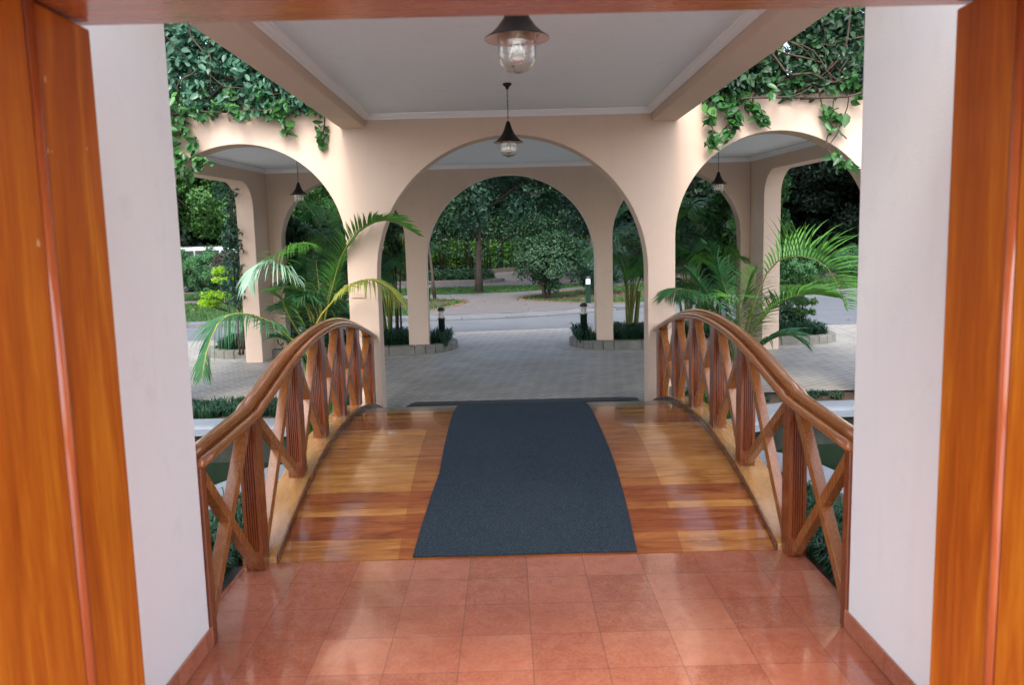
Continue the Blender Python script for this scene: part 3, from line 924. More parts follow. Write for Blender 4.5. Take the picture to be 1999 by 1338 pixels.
# ------------------------------------------------------------------ carpet and rubber strip
def carpet():
    rows = 60
    vs, fs = [], []
    for side in (0, 1):
        for i in range(rows + 1):
            yy = 4.225 + (7.62 - 4.225) * i / rows
            k = i / rows
            xl = -.552 + .085 * min(1, k / .25); xr_ = .668 + .006 * math.sin(k * 9)
            if k > .80:
                m = (k - .80) / .20
                xl += .05 * m; xr_ -= .07 * m
            for j in range(13):
                x = xl + (xr_ - xl) * j / 12
                z = max(deck_z(yy), .004) + (.012 if side == 0 else .001) + .0012 * math.sin(x * 9 + yy * 5) * math.sin(yy * 7)
                vs.append((x, yy, z))
    n1 = (rows + 1) * 13
    for i in range(rows):
        for j in range(12):
            a = i * 13 + j
            fs.append((a, a + 1, a + 14, a + 13)); fs.append((a + n1, a + 13 + n1, a + 14 + n1, a + 1 + n1))
    for i in range(rows):
        a = i * 13; fs.append((a, a + 13, a + 13 + n1, a + n1)); a += 12; fs.append((a, a + n1, a + 13 + n1, a + 13))
    for j in range(12):
        fs.append((j, j + n1, j + 1 + n1, j + 1)); a = rows * 13 + j; fs.append((a, a + 1, a + 1 + n1, a + n1))
    return MB().add(vs, fs, True)
co = carpet().build('carpet_runner', M['carpet'], bevel=.003)
tag(co, 'long dark navy carpet runner laid over the middle of the bridge', 'carpet')
b = MB()
b.add([(-1.11, 8.30, .008), (1.36, 8.30, .008), (1.36, 8.52, .008), (-1.05, 8.54, .008), (-1.06, 8.33, .024), (1.22, 8.33, .024), (1.20, 8.50, .024), (-1.0, 8.51, .024)],
      [(0, 3, 2, 1), (4, 5, 6, 7), (0, 1, 5, 4), (1, 2, 6, 5), (2, 3, 7, 6), (3, 0, 4, 7)])
tag(b.build('door_mat', M['rubber'], bevel=.003), 'thin black rubber strip mat lying across the far end of the bridge', 'mat')

# ------------------------------------------------------------------ hanging lanterns
def lantern(x, y, zr, zc, label, s=1.0):
    t = empty('hanging_lantern', (x, y, zc), label, 'lantern', 'bell shaded lanterns hanging from the ceilings')
    R = .117 * s
    MB().lathe([(.0, 0), (.034, 0), (.036, -.012), (.028, -.018), (.014, -.03), (.010, -.045), (.0, -.047)], (x, y, zc - .001), 24).build('ceiling_mount', M['lampmetal'], t)
    ztop = zr + .165 * s
    b = MB()
    L = (zc - .042) - (ztop + .004)
    n = max(2, round(L / .021)); st = L / n
    for i in range(n):
        zc_ = ztop + .004 + st * (i + .5)
        ring = [(0.0052 * math.cos(a), (st * .5 + .0035) * math.sin(a)) for a in [2 * PI * k / 10 for k in range(11)]]
        b.tube([(x + (u if i % 2 else 0), y + (0 if i % 2 else u), zc_ + w) for u, w in ring], .0018, 5, cap=False)
    b.build('chain', M['lampmetal'], t)
    prof = [(.006, .165), (.012, .160), (.018, .148), (.024, .128), (.034, .098), (.050, .066), (.072, .036), (.096, .014), (.112, .003), (.117, 0), (.1175, -.004)]
    MB().lathe([(a * s, c * s) for a, c in prof], (x, y, zr), 40).build('shade', M['lampmetal'], t)
    inn = [(.1165, -.003), (.094, .010), (.069, .031), (.056, .046), (.0, .046)]
    MB().lathe([(a * s, c * s) for a, c in inn], (x, y, zr), 40).build('shade_lining', M['lampinner'], t)
    MB().lathe([(.0, .0), (.023, .0), (.023, -.05), (.016, -.055), (0, -.055)], (x, y, zr + .045 * s), 20).build('socket', M['brass'], t)
    # ribbed jar of clear glass with real wall thickness
    go, gi = [], []
    for k in range(19):
        zz = .035 - .1 * k / 18
        rb = .0022 * math.sin(k * PI / 1.0 + PI / 2) if 2 < k < 13 else 0
        go.append((.068 + rb, zz)); gi.append((.0645 + rb, zz))
    for k in range(1, 13):
        a = PI / 2 * k / 12
        go.append((.068 * math.cos(a), -.065 - .060 * math.sin(a))); gi.append((.0645 * math.cos(a), -.065 - .0565 * math.sin(a)))
    prof = [(a * s, c * s) for a, c in go] + [(a * s, c * s) for a, c in gi[::-1]] + [(go[0][0] * s, go[0][1] * s)]
    MB().lathe(prof, (x, y, zr), 36).build('glass_globe', M['glass'], t)
    bp = [(.013, -.008), (.014, -.02), (.021, -.036), (.028, -.055), (.028, -.068), (.020, -.083), (.009, -.09), (0, -.091)]
    MB().lathe([(a * s, c * s) for a, c in bp], (x, y, zr), 24).build('bulb', M['bulb'], t)
    return t
lantern(.058, 3.05, 2.43, CZ, 'nearest lantern with bell shade and glass globe under the porch ceiling')
lantern(.04, 6.65, 2.492, CZ, 'lantern on a chain in front of the middle arch, second nearest the viewer')
lantern(-2.75, 11.0, 2.392, C2, 'small far lantern seen through the left side arch')
lantern(2.86, 11.0, 2.395, C2, 'small far lantern seen through the right side arch')

# ------------------------------------------------------------------ planted islands round the rear pillars
def island(x0, x1, y0, y1, roundl, roundr, label):
    cx = (x0 + x1) / 2
    t = empty('planting_island', (cx, (y0 + y1) / 2, 0), label, 'planter', 'kerbed planting islands under the portico')
    R = (y1 - y0) / 2 * .92
    def outline(d):
        pts = []
        cyn = (y0 + y1) / 2
        for cxx, a0 in ((x1 - R, -90), (x0 + R, 90)):
            for k in range(13):
                a = math.radians(a0 + 180 * k / 12)
                pts.append((cxx + (R + d) * math.cos(a), cyn + ((y1 - y0) / 2 + d) * math.sin(a)))
        return pts
    def ring(do, di, z0, zo, zi, nm, mat, bev, gap=0):
        o_, i_ = resample(outline(do) + outline(do)[:1], .33), None
        b = MB()
        oo = outline(do); ii = outline(di); n = len(oo)
        # walk in segments so each kerbstone is its own block
        segs = []
        for k in range(n):
            a, c = oo[k], oo[(k + 1) % n]; ai, ci = ii[k], ii[(k + 1) % n]
            L = math.dist(a, c); m = max(1, round(L / .42))
            for j in range(m):
                f0, f1 = j / m, (j + 1) / m
                lerp = lambda p, q, f: (p[0] + (q[0] - p[0]) * f, p[1] + (q[1] - p[1]) * f)
                segs.append((lerp(a, c, f0), lerp(a, c, f1), lerp(ai, ci, f0), lerp(ai, ci, f1)))
        step = 2 if gap else 1
        for s_ in segs:
            pa, pb, qa, qb = s_
            if gap:
                dx, dy = pb[0] - pa[0], pb[1] - pa[1]; L = math.hypot(dx, dy); dx, dy = dx / L * gap, dy / L * gap
                pa, pb, qa, qb = (pa[0] + dx, pa[1] + dy), (pb[0] - dx, pb[1] - dy), (qa[0] + dx, qa[1] + dy), (qb[0] - dx, qb[1] - dy)
            vs = [(*pa, z0), (*pb, z0), (*qb, z0), (*qa, z0), (*pa, zo), (*pb, zo), (*qb, zi), (*qa, zi)]
            b.add(vs, [(0, 3, 2, 1), (4, 5, 6, 7), (0, 1, 5, 4), (1, 2, 6, 5), (2, 3, 7, 6), (3, 0, 4, 7)])
        return b.build(nm, mat, t, bevel=bev)
    ring(0, -.12, .001, .135, .15, 'kerb', M['kerbstone'], .012, .003)
    ring(.22, .002, -.01, .008, .014, 'apron', M['apron'], 0)
    MB().prism(outline(-.118), .0, .11).build('soil_bed', M['soil'], t)
    return t
island(-4.85, -.82, 12.36, 13.72, 1, 1, 'low kerbed planting island round the two left rear pillars')
island(.98, 5.25, 12.32, 13.70, 1, 1, 'low kerbed planting island round the two right rear pillars')

def tufts(name, spots, n, L, label, mat='mondo', w=.006, zb=.1, spread=.06, lean=.9, rng=RNG):
    """arching narrow blades; spots = list of (x0, y0, x1, y1) rectangles, blades grouped in clumps"""
    V = []
    area = np.array([(s[2] - s[0]) * (s[3] - s[1]) for s in spots]); area = area / area.sum()
    idx = rng.choice(len(spots), n // 24 + 1, p=area)
    s = np.array(spots)[idx]
    cx = s[:, 0] + (s[:, 2] - s[:, 0]) * rng.uniform(size=len(s)); cy = s[:, 1] + (s[:, 3] - s[:, 1]) * rng.uniform(size=len(s))
    cl = np.repeat(np.stack([cx, cy], 1), 24, 0); hs = np.repeat(rng.uniform(.7, 1.2, len(s)), 24)
    N = len(cl)
    a = rng.uniform(0, 2 * PI, N); ln = rng.uniform(.25, 1, N) * lean; LL = L * rng.uniform(.6, 1.1, N) * hs
    d = np.stack([np.cos(a), np.sin(a), np.zeros(N)], 1)
    sd = np.stack([-np.sin(a), np.cos(a), np.zeros(N)], 1)
    base = np.concatenate([cl, np.full((N, 1), zb)], 1) + d * (rng.uniform(0, 1, N) * spread)[:, None]
    upz = np.array([0, 0, 1.0])
    mid = base + upz * (LL * .72)[:, None] + d * (LL * ln * .35)[:, None]
    tip = base + upz * (LL * (.95 - .55 * ln))[:, None] + d * (LL * ln * .85)[:, None]
    ww = (w * rng.uniform(.7, 1.3, N))[:, None]
    v = np.stack([base - sd * ww, base + sd * ww, mid + sd * ww, mid - sd * ww, tip], 1).reshape(-1, 3)
    i = np.arange(N)[:, None] * 5
    f = np.concatenate([np.concatenate([i, i + 1, i + 2], 1), np.concatenate([i, i + 2, i + 3], 1), np.concatenate([i + 3, i + 2, i + 4], 1)])
    o = mesh_np(name, v, f, M[mat])
    return tag(o, label, 'ground cover', kind='stuff')
tufts('border_grass', [(-4.5, 12.55, -1.62, 13.5), (-1.2, 12.65, -1.12, 13.3), (-1.15, 12.55, -.98, 13.45)], 15000, .27, 'dark tufted border grass filling the left planting island')
tufts('border_grass', [(1.72, 12.5, 4.95, 13.5), (1.12, 12.55, 1.32, 13.45)], 15000, .27, 'dark tufted border grass filling the right planting island')
tufts('border_grass', [(-5.5, 8.12, -1.7, 8.8)], 15000, .12, 'short dark ground cover in the strip between the pond and the driveway on the left', zb=-.02, w=.005)
tufts('border_grass', [(1.75, 8.2, 5.5, 8.62)], 3500, .055, 'thin mossy ground cover in the strip between the pond and the driveway on the right', zb=-.02, w=.004)
tufts('border_grass', [(-1.9, 3.9, -1.53, 5.25), (-2.5, 3.2, -1.55, 4.6)], 16000, .15, 'dark ground cover beside the red tile floor on the left', zb=-.02, w=.005)
tufts('border_grass', [(1.62, 3.9, 2.0, 5.2), (1.62, 3.2, 2.6, 4.6)], 16000, .15, 'dark ground cover beside the red tile floor on the right', zb=-.02, w=.005)
tufts('border_grass', [(-1.95, 7.2, -1.6, 7.95), (1.7, 7.3, 2.1, 8.0)], 2500, .3, 'fern like tufts at the feet of the front arches beside the bridge', mat='blade', zb=-.02, w=.006)
# lawn blades
def lawn_blades():
    rng = np.random.default_rng(5)
    N = 90000
    x = rng.uniform(-16, 20, N); y = rng.uniform(17.8, 30, N)
    kx = np.array([p[0] for p in KERB]); ky = np.array([p[1] for p in KERB])
    ok = (y > np.interp(x, kx, ky) + .4)
    def inpoly(px, py, poly):
        c = np.zeros(len(px), bool); n = len(poly)
        for i in range(n):
            x1, y1 = poly[i]; x2, y2 = poly[(i + 1) % n]
            m = ((y1 > py) != (y2 > py)) & (px < (x2 - x1) * (py - y1) / (y2 - y1 + 1e-12) + x1)
            c ^= m
        return c
    ok &= ~inpoly(x, y, PATHS)
    ok &= ~(inpoly(x, y, [(-1.35, 22.1), (-1.6, 21.0), (-2.6, 20.4), (-4.2, 21), (-4.4, 22.8), (-2.4, 23.3)]) & (rng.uniform(size=N) > .35))
    ok &= ~(inpoly(x, y, [(.55, 23.0), (.8, 22.1), (2.0, 21.8), (4.6, 22.4), (4.6, 25.6), (2.3, 25.2)]) & (rng.uniform(size=N) > .3))
    ok &= (y < np.interp(x, [-16, -12, -1, 6, 14, 20], [29.4, 29.5, 29.7, 29.8, 30.9, 32]))
    x, y = x[ok], y[ok]; N = len(x)
    a = rng.uniform(0, 2 * PI, N); L = rng.uniform(.03, .085, N)
    base = np.stack([x, y, np.full(N, .094)], 1)
    sd = np.stack([np.cos(a), np.sin(a), np.zeros(N)], 1) * .012
    tip = base + np.stack([np.sin(a) * L * .6, np.cos(a) * L * .6, L], 1)
    v = np.stack([base - sd, base + sd, tip], 1).reshape(-1, 3)
    f = np.arange(3 * N).reshape(-1, 3)
    tag(mesh_np('lawn_grass', v, f, M['blade']), 'short green lawn grass beyond the road', 'grass', kind='stuff')
lawn_blades()

# ------------------------------------------------------------------ bollards
def bollard(x, y, z0, h, r, label, old=True):
    t = empty('bollard_light', (x, y, z0), label, 'bollard light', 'bollard lights along the drive')
    pm = M['bollard'] if old else M['bollard2']
    hb = h * .70
    MB().lathe([(0, 0), (r, 0), (r, hb), (r * 1.12, hb), (r * 1.12, hb + .02), (0, hb + .02)], (x, y, z0), 24).build('post', pm, t)
    MB().lathe([(r * .82, 0), (r * .82, h * .2), (0, h * .2)], (x, y, z0 + hb + .02), 24).build('lamp', M['bollamp'] if old else M['bollampw'], t)
    MB().lathe([(0, 0), (r * 1.1, 0), (r * 1.14, .018), (r * .85, .045), (r * .45, .06), (0, .066)], (x, y, z0 + hb + .02 + h * .2), 24).build('cap', M['bolcap'], t)
bollard(-1.06, 12.86, .11, .56, .052, 'dark green bollard light with cream lamp beside the left rear middle pillar')
bollard(1.20, 12.80, .11, .58, .055, 'dark green bollard light with cream lamp beside the right rear middle pillar')
bollard(-2.24, 22.6, .094, .52, .085, 'dark bollard light on the lawn beyond the road, left of the path', True)
bollard(2.05, 20.55, .094, .68, .070, 'pale green bollard light on the lawn beyond the road, right of the path', False)

# ------------------------------------------------------------------ palms
def bez(pts, n):
    """smooth curve through points (Catmull-Rom)"""
    P = [np.array(p, float) for p in pts]
    P = [2 * P[0] - P[1]] + P + [2 * P[-1] - P[-2]]
    out = []
    segs = len(P) - 3
    for k in range(n):
        t = k / (n - 1) * segs; i = min(int(t), segs - 1); t -= i
        a, b_, c, d = P[i:i + 4]
        out.append(.5 * ((2 * b_) + (c - a) * t + (2 * a - 5 * b_ + 4 * c - d) * t * t + (3 * b_ - a - 3 * c + d) * t ** 3))
    return np.array(out)

def frond_geo(pts, n=34, L=.42, w=.013, start=.25, droop=.45, vee=.45, fwdk=1.0, rng=RNG, side_ref=None):
    cur = bez(pts, 60)
    n = int(n * 1.35); w = w * .76
    tans = unit(np.gradient(cur, axis=0))
    V, F = [], []
    for k in range(n):
        t = start + (1 - start) * (k + .5) / n
        i = t * 59; i0 = int(i); fr = i - i0
        p = cur[i0] * (1 - fr) + cur[min(59, i0 + 1)] * fr
        tg = tans[i0]
        up = np.array([0, 0, 1.0])
        side = np.cross(tg, up)
        if np.linalg.norm(side) < .25:
            side = side + np.array(side_ref if side_ref is not None else (1, .3, 0)) * .5
        side = side / np.linalg.norm(side)
        nrm = np.cross(side, tg)
        env = math.sin(PI * min(1, (t - start) / (1 - start) * .86 + .12)) ** .6
        for s in (-1, 1):
            LL = L * env * rng.uniform(.85, 1.1)
            d0 = side * s * 1.0 + tg * (.55 + .5 * t) * fwdk + nrm * vee + rng.normal(size=3) * .06
            d0 /= np.linalg.norm(d0)
            dr = droop * rng.uniform(.7, 1.3)
            wv = np.cross(d0, up); wv = wv / (np.linalg.norm(wv) + 1e-6)
            wv = wv * .55 + nrm * .6 * s
            wv = wv - d0 * wv.dot(d0); wv /= np.linalg.norm(wv)
            q = p.copy(); d = d0.copy()
            m = 5; o = len(V)
            for j in range(m + 1):
                u = j / m
                ww = w * (1.0 - u ** 2.2) * (.55 + 1.2 * min(1, u * 3) * .5) 
                V.append(q - wv * ww); V.append(q + wv * ww)
                d = d + np.array([0, 0, -1]) * dr * .32; d /= np.linalg.norm(d)
                q = q + d * LL / m
            for j in range(m):
                F.append((o + 2 * j, o + 2 * j + 1, o + 2 * j + 3, o + 2 * j + 2))
    return cur, np.array(V), np.array(F)

def add_frond(par, pts, mat, rach='stem', r0=.011, **kw):
    org = np.array(par.location)
    cur, V, F = frond_geo(pts, **kw)
    o = mesh_np('frond', V, F, M[mat], par, org)
    cc = [Vector(c) for c in cur[::4]] + [Vector(cur[-1])]
    rr = [r0 * (1 - .8 * i / (len(cc) - 1)) for i in range(len(cc))]
    b = MB().tube(cc, rr, 6)
    b.v = [tuple(p) for p in b.v]
    b.build('rachis', M[rach], o)
    # 'rachis' is parented to the frond, whose own origin is at the palm's origin
    return o

PG = 'feathery palms planted round the portico'
pl = empty('areca_palm', (-2.0, 8.3, -.02), 'lively green feathery palm growing behind the left railing, in front of the left side arch', 'palm', PG)
base = (-2.0, 8.32, 0)
def fr(par, base, pts, **kw):
    return add_frond(par, [base] + pts, **kw)
fr(pl, base, [(-1.87, 8.15, .84), (-1.72, 8.0, 1.3), (-1.57, 7.9, 1.65), (-1.34, 7.75, 1.86), (-1.08, 7.6, 1.92), (-.80, 7.5, 1.78)], mat='leaf_palm', n=54, L=.29, w=.013, start=.30, droop=.3, vee=.7, fwdk=1.5)
fr(pl, base, [(-2.05, 8.25, .6), (-2.2, 8.15, 1.0), (-2.25, 8.1, 1.2), (-2.2, 8.0, 1.3)], mat='leaf_palm', n=30, L=.34, start=.35, droop=.7)
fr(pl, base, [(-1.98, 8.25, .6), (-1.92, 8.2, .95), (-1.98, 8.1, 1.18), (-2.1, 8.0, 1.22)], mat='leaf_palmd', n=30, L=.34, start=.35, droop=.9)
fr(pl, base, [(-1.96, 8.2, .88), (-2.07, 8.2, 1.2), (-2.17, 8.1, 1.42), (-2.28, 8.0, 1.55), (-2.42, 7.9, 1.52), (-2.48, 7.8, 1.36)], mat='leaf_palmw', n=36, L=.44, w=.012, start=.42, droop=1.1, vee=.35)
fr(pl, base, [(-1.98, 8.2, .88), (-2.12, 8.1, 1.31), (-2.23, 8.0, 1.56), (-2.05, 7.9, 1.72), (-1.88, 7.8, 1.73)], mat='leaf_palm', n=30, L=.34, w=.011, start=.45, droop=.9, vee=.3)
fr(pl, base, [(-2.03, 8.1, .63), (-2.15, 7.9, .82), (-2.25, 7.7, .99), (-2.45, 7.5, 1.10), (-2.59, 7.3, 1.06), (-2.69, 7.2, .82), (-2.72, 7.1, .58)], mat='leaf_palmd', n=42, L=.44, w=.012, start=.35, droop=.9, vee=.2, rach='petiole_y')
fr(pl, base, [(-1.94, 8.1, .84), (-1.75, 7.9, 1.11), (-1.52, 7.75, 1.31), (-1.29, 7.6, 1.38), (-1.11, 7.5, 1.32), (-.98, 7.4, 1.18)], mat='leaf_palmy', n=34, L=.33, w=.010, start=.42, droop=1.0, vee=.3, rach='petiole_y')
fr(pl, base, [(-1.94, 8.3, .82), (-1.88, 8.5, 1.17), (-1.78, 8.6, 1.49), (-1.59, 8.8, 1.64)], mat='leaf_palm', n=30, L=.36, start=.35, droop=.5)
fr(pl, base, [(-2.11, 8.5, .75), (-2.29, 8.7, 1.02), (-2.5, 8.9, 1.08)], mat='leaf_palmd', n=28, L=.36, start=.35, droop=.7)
fr(pl, base, [(-1.95, 8.4, .6), (-2.0, 8.7, 1.05), (-2.15, 9.0, 1.3)], mat='leaf_palm', n=28, L=.38, start=.35, droop=.7)
fr(pl, base, [(-1.86, 8.3, .5), (-1.8, 8.45, .9), (-1.9, 8.3, 1.2), (-2.05, 8.1, 1.25)], mat='leaf_palmd', n=26, L=.34, start=.4, droop=.8)
for pts_, m_ in (([(-1.95, 8.5, .5), (-1.85, 8.8, .95), (-1.75, 9.0, 1.3)], 'leaf_palmd'), ([(-2.1, 8.5, .5), (-2.25, 8.8, .9), (-2.4, 9.0, 1.1)], 'leaf_palmd'),
                 ([(-2.08, 8.3, .45), (-2.25, 8.3, .72), (-2.42, 8.3, .80)], 'leaf_palmd'), ([(-2.0, 8.55, .6), (-2.05, 8.85, 1.15), (-2.1, 9.0, 1.55)], 'leaf_palm'),
                 ([(-1.92, 8.4, .45), (-1.8, 8.5, .75), (-1.72, 8.55, .9)], 'leaf_palmd')):
    fr(pl, base, pts_, mat=m_, n=32, L=.38, start=.28, droop=.6)
for k in range(5):
    a = RNG.uniform(0, 2 * PI); b_ = (base[0] + .07 * math.cos(a), base[1] + .07 * math.sin(a), 0)
    MB().tube([b_, (b_[0] + .03 * math.cos(a), b_[1], .25), (b_[0] + .06 * math.cos(a), b_[1] + .04 * math.sin(a), .55)], [.022, .018, .012], 8).build('stem', M['stem'], pl)

pr = empty('areca_palm', (2.36, 8.35, -.02), 'large feathery palm growing behind the right railing, with one frond arching towards the right pier', 'palm', PG)
base = (2.36, 8.35, 0)
fr(pr, base, [(2.38, 8.1, .60), (2.43, 8.0, .98), (2.53, 7.8, 1.38), (2.69, 7.6, 1.50), (2.88, 7.4, 1.43), (2.99, 7.3, 1.22), (3.02, 7.2, 1.02)], mat='leaf_palm', n=30, L=.50, w=.014, start=.40, droop=.55, vee=2.2, fwdk=.35)
fr(pr, base, [(2.42, 8.2, .5), (2.50, 8.1, .80), (2.67, 7.9, 1.05), (2.88, 7.7, 1.13), (3.1, 7.6, 1.10)], mat='leaf_palm', n=36, L=.42, w=.013, start=.35, droop=.35, vee=.6)
fr(pr, base, [(2.30, 8.2, .50), (2.15, 8.1, .84), (1.95, 8.0, 1.10), (1.7, 7.9, 1.20), (1.52, 7.8, 1.13)], mat='leaf_palmd', n=36, L=.40, w=.012, start=.35, droop=.7, vee=.3)
fr(pr, base, [(2.35, 8.3, .50), (2.31, 8.4, .96), (2.2, 8.5, 1.39), (2.09, 8.5, 1.62)], mat='leaf_palmd', n=38, L=.46, start=.3, droop=.5)
fr(pr, base, [(2.42, 8.3, .44), (2.66, 8.5, .84), (2.90, 8.7, 1.02), (3.1, 8.8, 1.0)], mat='leaf_palmd', n=34, L=.42, start=.3, droop=.7)
fr(pr, base, [(2.40, 8.4, .5), (2.48, 8.5, 1.0), (2.62, 8.55, 1.35)], mat='leaf_palm', n=30, L=.44, start=.3, droop=.4, vee=.8)
fr(pr, base, [(2.28, 8.4, .5), (2.05, 8.6, .95), (1.85, 8.8, 1.1)], mat='leaf_palmd', n=30, L=.40, start=.3, droop=.7)
fr(pr, base, [(2.34, 8.1, .45), (2.30, 7.95, .8), (2.22, 7.85, 1.05), (2.10, 7.8, 1.12)], mat='leaf_palm', n=30, L=.38, start=.35, droop=.7)
for pts_, m_ in (([(2.30, 8.4, .5), (2.2, 8.6, .95), (2.0, 8.75, 1.3), (1.85, 8.8, 1.35)], 'leaf_palmd'), ([(2.45, 8.45, .5), (2.62, 8.7, .95), (2.72, 8.85, 1.3)], 'leaf_palmd'),
                 ([(2.33, 8.45, .5), (2.35, 8.7, 1.0), (2.42, 8.85, 1.5)], 'leaf_palmd'), ([(2.3, 8.2, .45), (2.12, 8.1, .7), (1.92, 8.05, .85)], 'leaf_palmd'),
                 ([(2.45, 8.25, .4), (2.62, 8.15, .62), (2.8, 8.05, .7), (2.95, 8.0, .62)], 'leaf_palmd')):
    fr(pr, base, pts_, mat=m_, n=34, L=.42, start=.28, droop=.6)
for k in range(6):
    a = RNG.uniform(0, 2 * PI); b_ = (base[0] + .08 * math.cos(a), base[1] + .08 * math.sin(a), 0)
    MB().tube([b_, (b_[0] + .03 * math.cos(a), b_[1], .25), (b_[0] + .06 * math.cos(a), b_[1] + .04 * math.sin(a), .5)], [.022, .018, .012], 8).build('stem', M['stem'], pr)

def palm(x, y, z0, H, n_, label, mats, L=.5, seed=1, out=.9, lim=None, tip_drop=.5, w=.012):
    rng = np.random.default_rng(seed)
    n = int(n_ * 1.5)
    t = empty('areca_palm', (x, y, z0), label, 'palm', PG)
    for k in range(n):
        a = 2 * PI * (k / n) + rng.uniform(-.3, .3)
        h = H * rng.uniform(.55, 1.0); o = out * rng.uniform(.6, 1.1) * (1.25 - .6 * h / H)
        ca, sa = math.cos(a), math.sin(a)
        xo = ca * o; yo = sa * o * .8
        if lim:
            xo = max(lim[0] - x, min(lim[1] - x, xo)); yo = max(lim[2] - y, min(lim[3] - y, yo))
        pts = [(x, y, z0), (x + xo * .12, y + yo * .12, z0 + h * .45), (x + xo * .35, y + yo * .35, z0 + h * .82), (x + xo * .7, y + yo * .7, z0 + h), (x + xo * 1.1, y + yo * 1.1, z0 + h - .12 * o * tip_drop * 2), (x + xo * 1.35, y + yo * 1.35, z0 + h - .5 * o * tip_drop)]
        add_frond(t, pts, mats[k % len(mats)], n=34, L=L * rng.uniform(.7, 1.0), w=w * .8, start=.38, droop=.7, rng=rng)
    for k in range(5):
        a = rng.uniform(0, 2 * PI); bx, by = x + .08 * math.cos(a), y + .08 * math.sin(a)
        MB().tube([(bx, by, z0), (bx + .04 * math.cos(a), by, z0 + H * .2), (bx + .08 * math.cos(a), by + .05 * math.sin(a), z0 + H * .42)], [.03, .025, .014], 8).build('stem', M['stem'], t)
    return t
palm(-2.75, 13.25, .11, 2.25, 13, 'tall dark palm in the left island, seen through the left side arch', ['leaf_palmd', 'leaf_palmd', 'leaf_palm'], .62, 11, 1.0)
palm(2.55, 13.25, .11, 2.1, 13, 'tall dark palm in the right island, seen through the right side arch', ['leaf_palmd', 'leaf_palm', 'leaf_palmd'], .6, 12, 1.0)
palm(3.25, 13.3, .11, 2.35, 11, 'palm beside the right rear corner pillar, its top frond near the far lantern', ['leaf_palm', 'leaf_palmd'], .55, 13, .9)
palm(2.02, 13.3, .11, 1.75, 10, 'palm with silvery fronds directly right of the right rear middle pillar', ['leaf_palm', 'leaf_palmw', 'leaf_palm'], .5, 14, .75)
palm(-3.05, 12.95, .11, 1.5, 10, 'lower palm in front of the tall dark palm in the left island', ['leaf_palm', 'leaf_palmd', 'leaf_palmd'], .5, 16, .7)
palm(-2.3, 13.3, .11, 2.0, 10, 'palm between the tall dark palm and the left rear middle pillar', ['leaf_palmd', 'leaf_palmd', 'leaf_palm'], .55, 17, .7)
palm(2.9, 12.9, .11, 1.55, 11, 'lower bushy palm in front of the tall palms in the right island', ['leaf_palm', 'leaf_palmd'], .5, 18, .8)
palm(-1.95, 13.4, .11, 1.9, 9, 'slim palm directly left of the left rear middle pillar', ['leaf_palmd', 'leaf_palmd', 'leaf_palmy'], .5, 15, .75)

# ------------------------------------------------------------------ trees and shrubs
def limb_tree(mb, base, h, r0, spread, rng, n=7, h0=.45, top=None):
    x, y, z = base
    bend = rng.normal(size=2) * .06 * h
    tr = [(x, y, z), (x + bend[0] * .3, y + bend[1] * .3, z + h * .35), (x + bend[0], y + bend[1], z + h * .7), (x + bend[0] * 1.2, y + bend[1] * 1.2, z + h)]
    cur = bez(tr, 9)
    mb.tube(cur, [r0 * (1.25 if i == 0 else 1 - .75 * i / 8) for i in range(9)], 9)
    for k in range(n):
        t = h0 + (1 - h0) * k / n
        p = cur[int(t * 8)]
        a = rng.uniform(0, 2 * PI); l = spread * rng.uniform(.6, 1)
        q = p + np.array([math.cos(a) * l * .5, math.sin(a) * l * .5, l * .35]); e = p + np.array([math.cos(a) * l, math.sin(a) * l, l * rng.uniform(.5, .9)])
        rr = r0 * (1 - .7 * t) * .42
        mb.tube(bez([p, q, e], 5), [rr, rr * .8, rr * .6, rr * .4, rr * .2], 6)

def tree(name, x, y, z0, h, trunk_r, crown, mat, label, cat='tree', group=None, seed=0, clumps=60, per=220, leaf=.16, spread=.55, aspect=.5, h0=.4, multi=0, up=.5, th=None):
    """crown = (cz, rx, ry, rz) relative to z0"""
    rng = np.random.default_rng(seed)
    t = empty(name, (x, y, z0), label, cat, group)
    mb = MB()
    cz, rx, ry, rz = crown
    if multi:
        for k in range(multi):
            a = 2 * PI * k / multi + rng.uniform(-.4, .4)
            e = (x + math.cos(a) * rx * .6, y + math.sin(a) * ry * .6, z0 + cz + rz * .2)
            m = (x + math.cos(a) * rx * .22, y + math.sin(a) * ry * .22, z0 + cz * .45)
            mb.tube(bez([(x + .05 * math.cos(a), y + .05 * math.sin(a), z0), m, e], 7), [trunk_r * (1 - .8 * i / 6) for i in range(7)], 7)
    else:
        limb_tree(mb, (x, y, z0), th or (cz + rz * .5), trunk_r, max(rx, ry) * .8, rng, 8, h0)
    mb.build('trunk', M['bark'], t)
    cl = clump_pts(clumps, (x, y, z0 + cz), (rx, ry, rz), rng, .35)
    v, f = blob_leaves(cl, per, spread * rng.uniform(.6, 1.25, clumps), leaf, aspect, up, rng, (x, y, z0 + cz))
    mesh_np('crown', v, f, M[mat], t, (x, y, z0))
    if name == 'shade_tree':
        mb = MB()
        for k in range(14):
            a = rng.uniform(0, 2 * PI); zz = z0 + cz + rz * rng.uniform(-.7, .1)
            mb.tube(bez([(x, y, zz - .5), (x + rx * .4 * math.cos(a), y + ry * .4 * math.sin(a), zz), (x + rx * .9 * math.cos(a), y + ry * .9 * math.sin(a), zz + rng.uniform(-.1, .5))], 6), [.035, .03, .024, .018, .012, .006], 5)
        mb.build('branches', M['bark'], t)
    return t

def copy_tree(src, loc, rz, sc, label, cat, group):
    r = src.copy(); C.link(r)
    r.location = loc; r.rotation_euler = (0, 0, rz); r.scale = (sc, sc, sc * random.uniform(.92, 1.1))
    r['label'] = label; r['group'] = group
    for ch in list(src.children):
        c = ch.copy(); C.link(c); c.parent = r
    return r

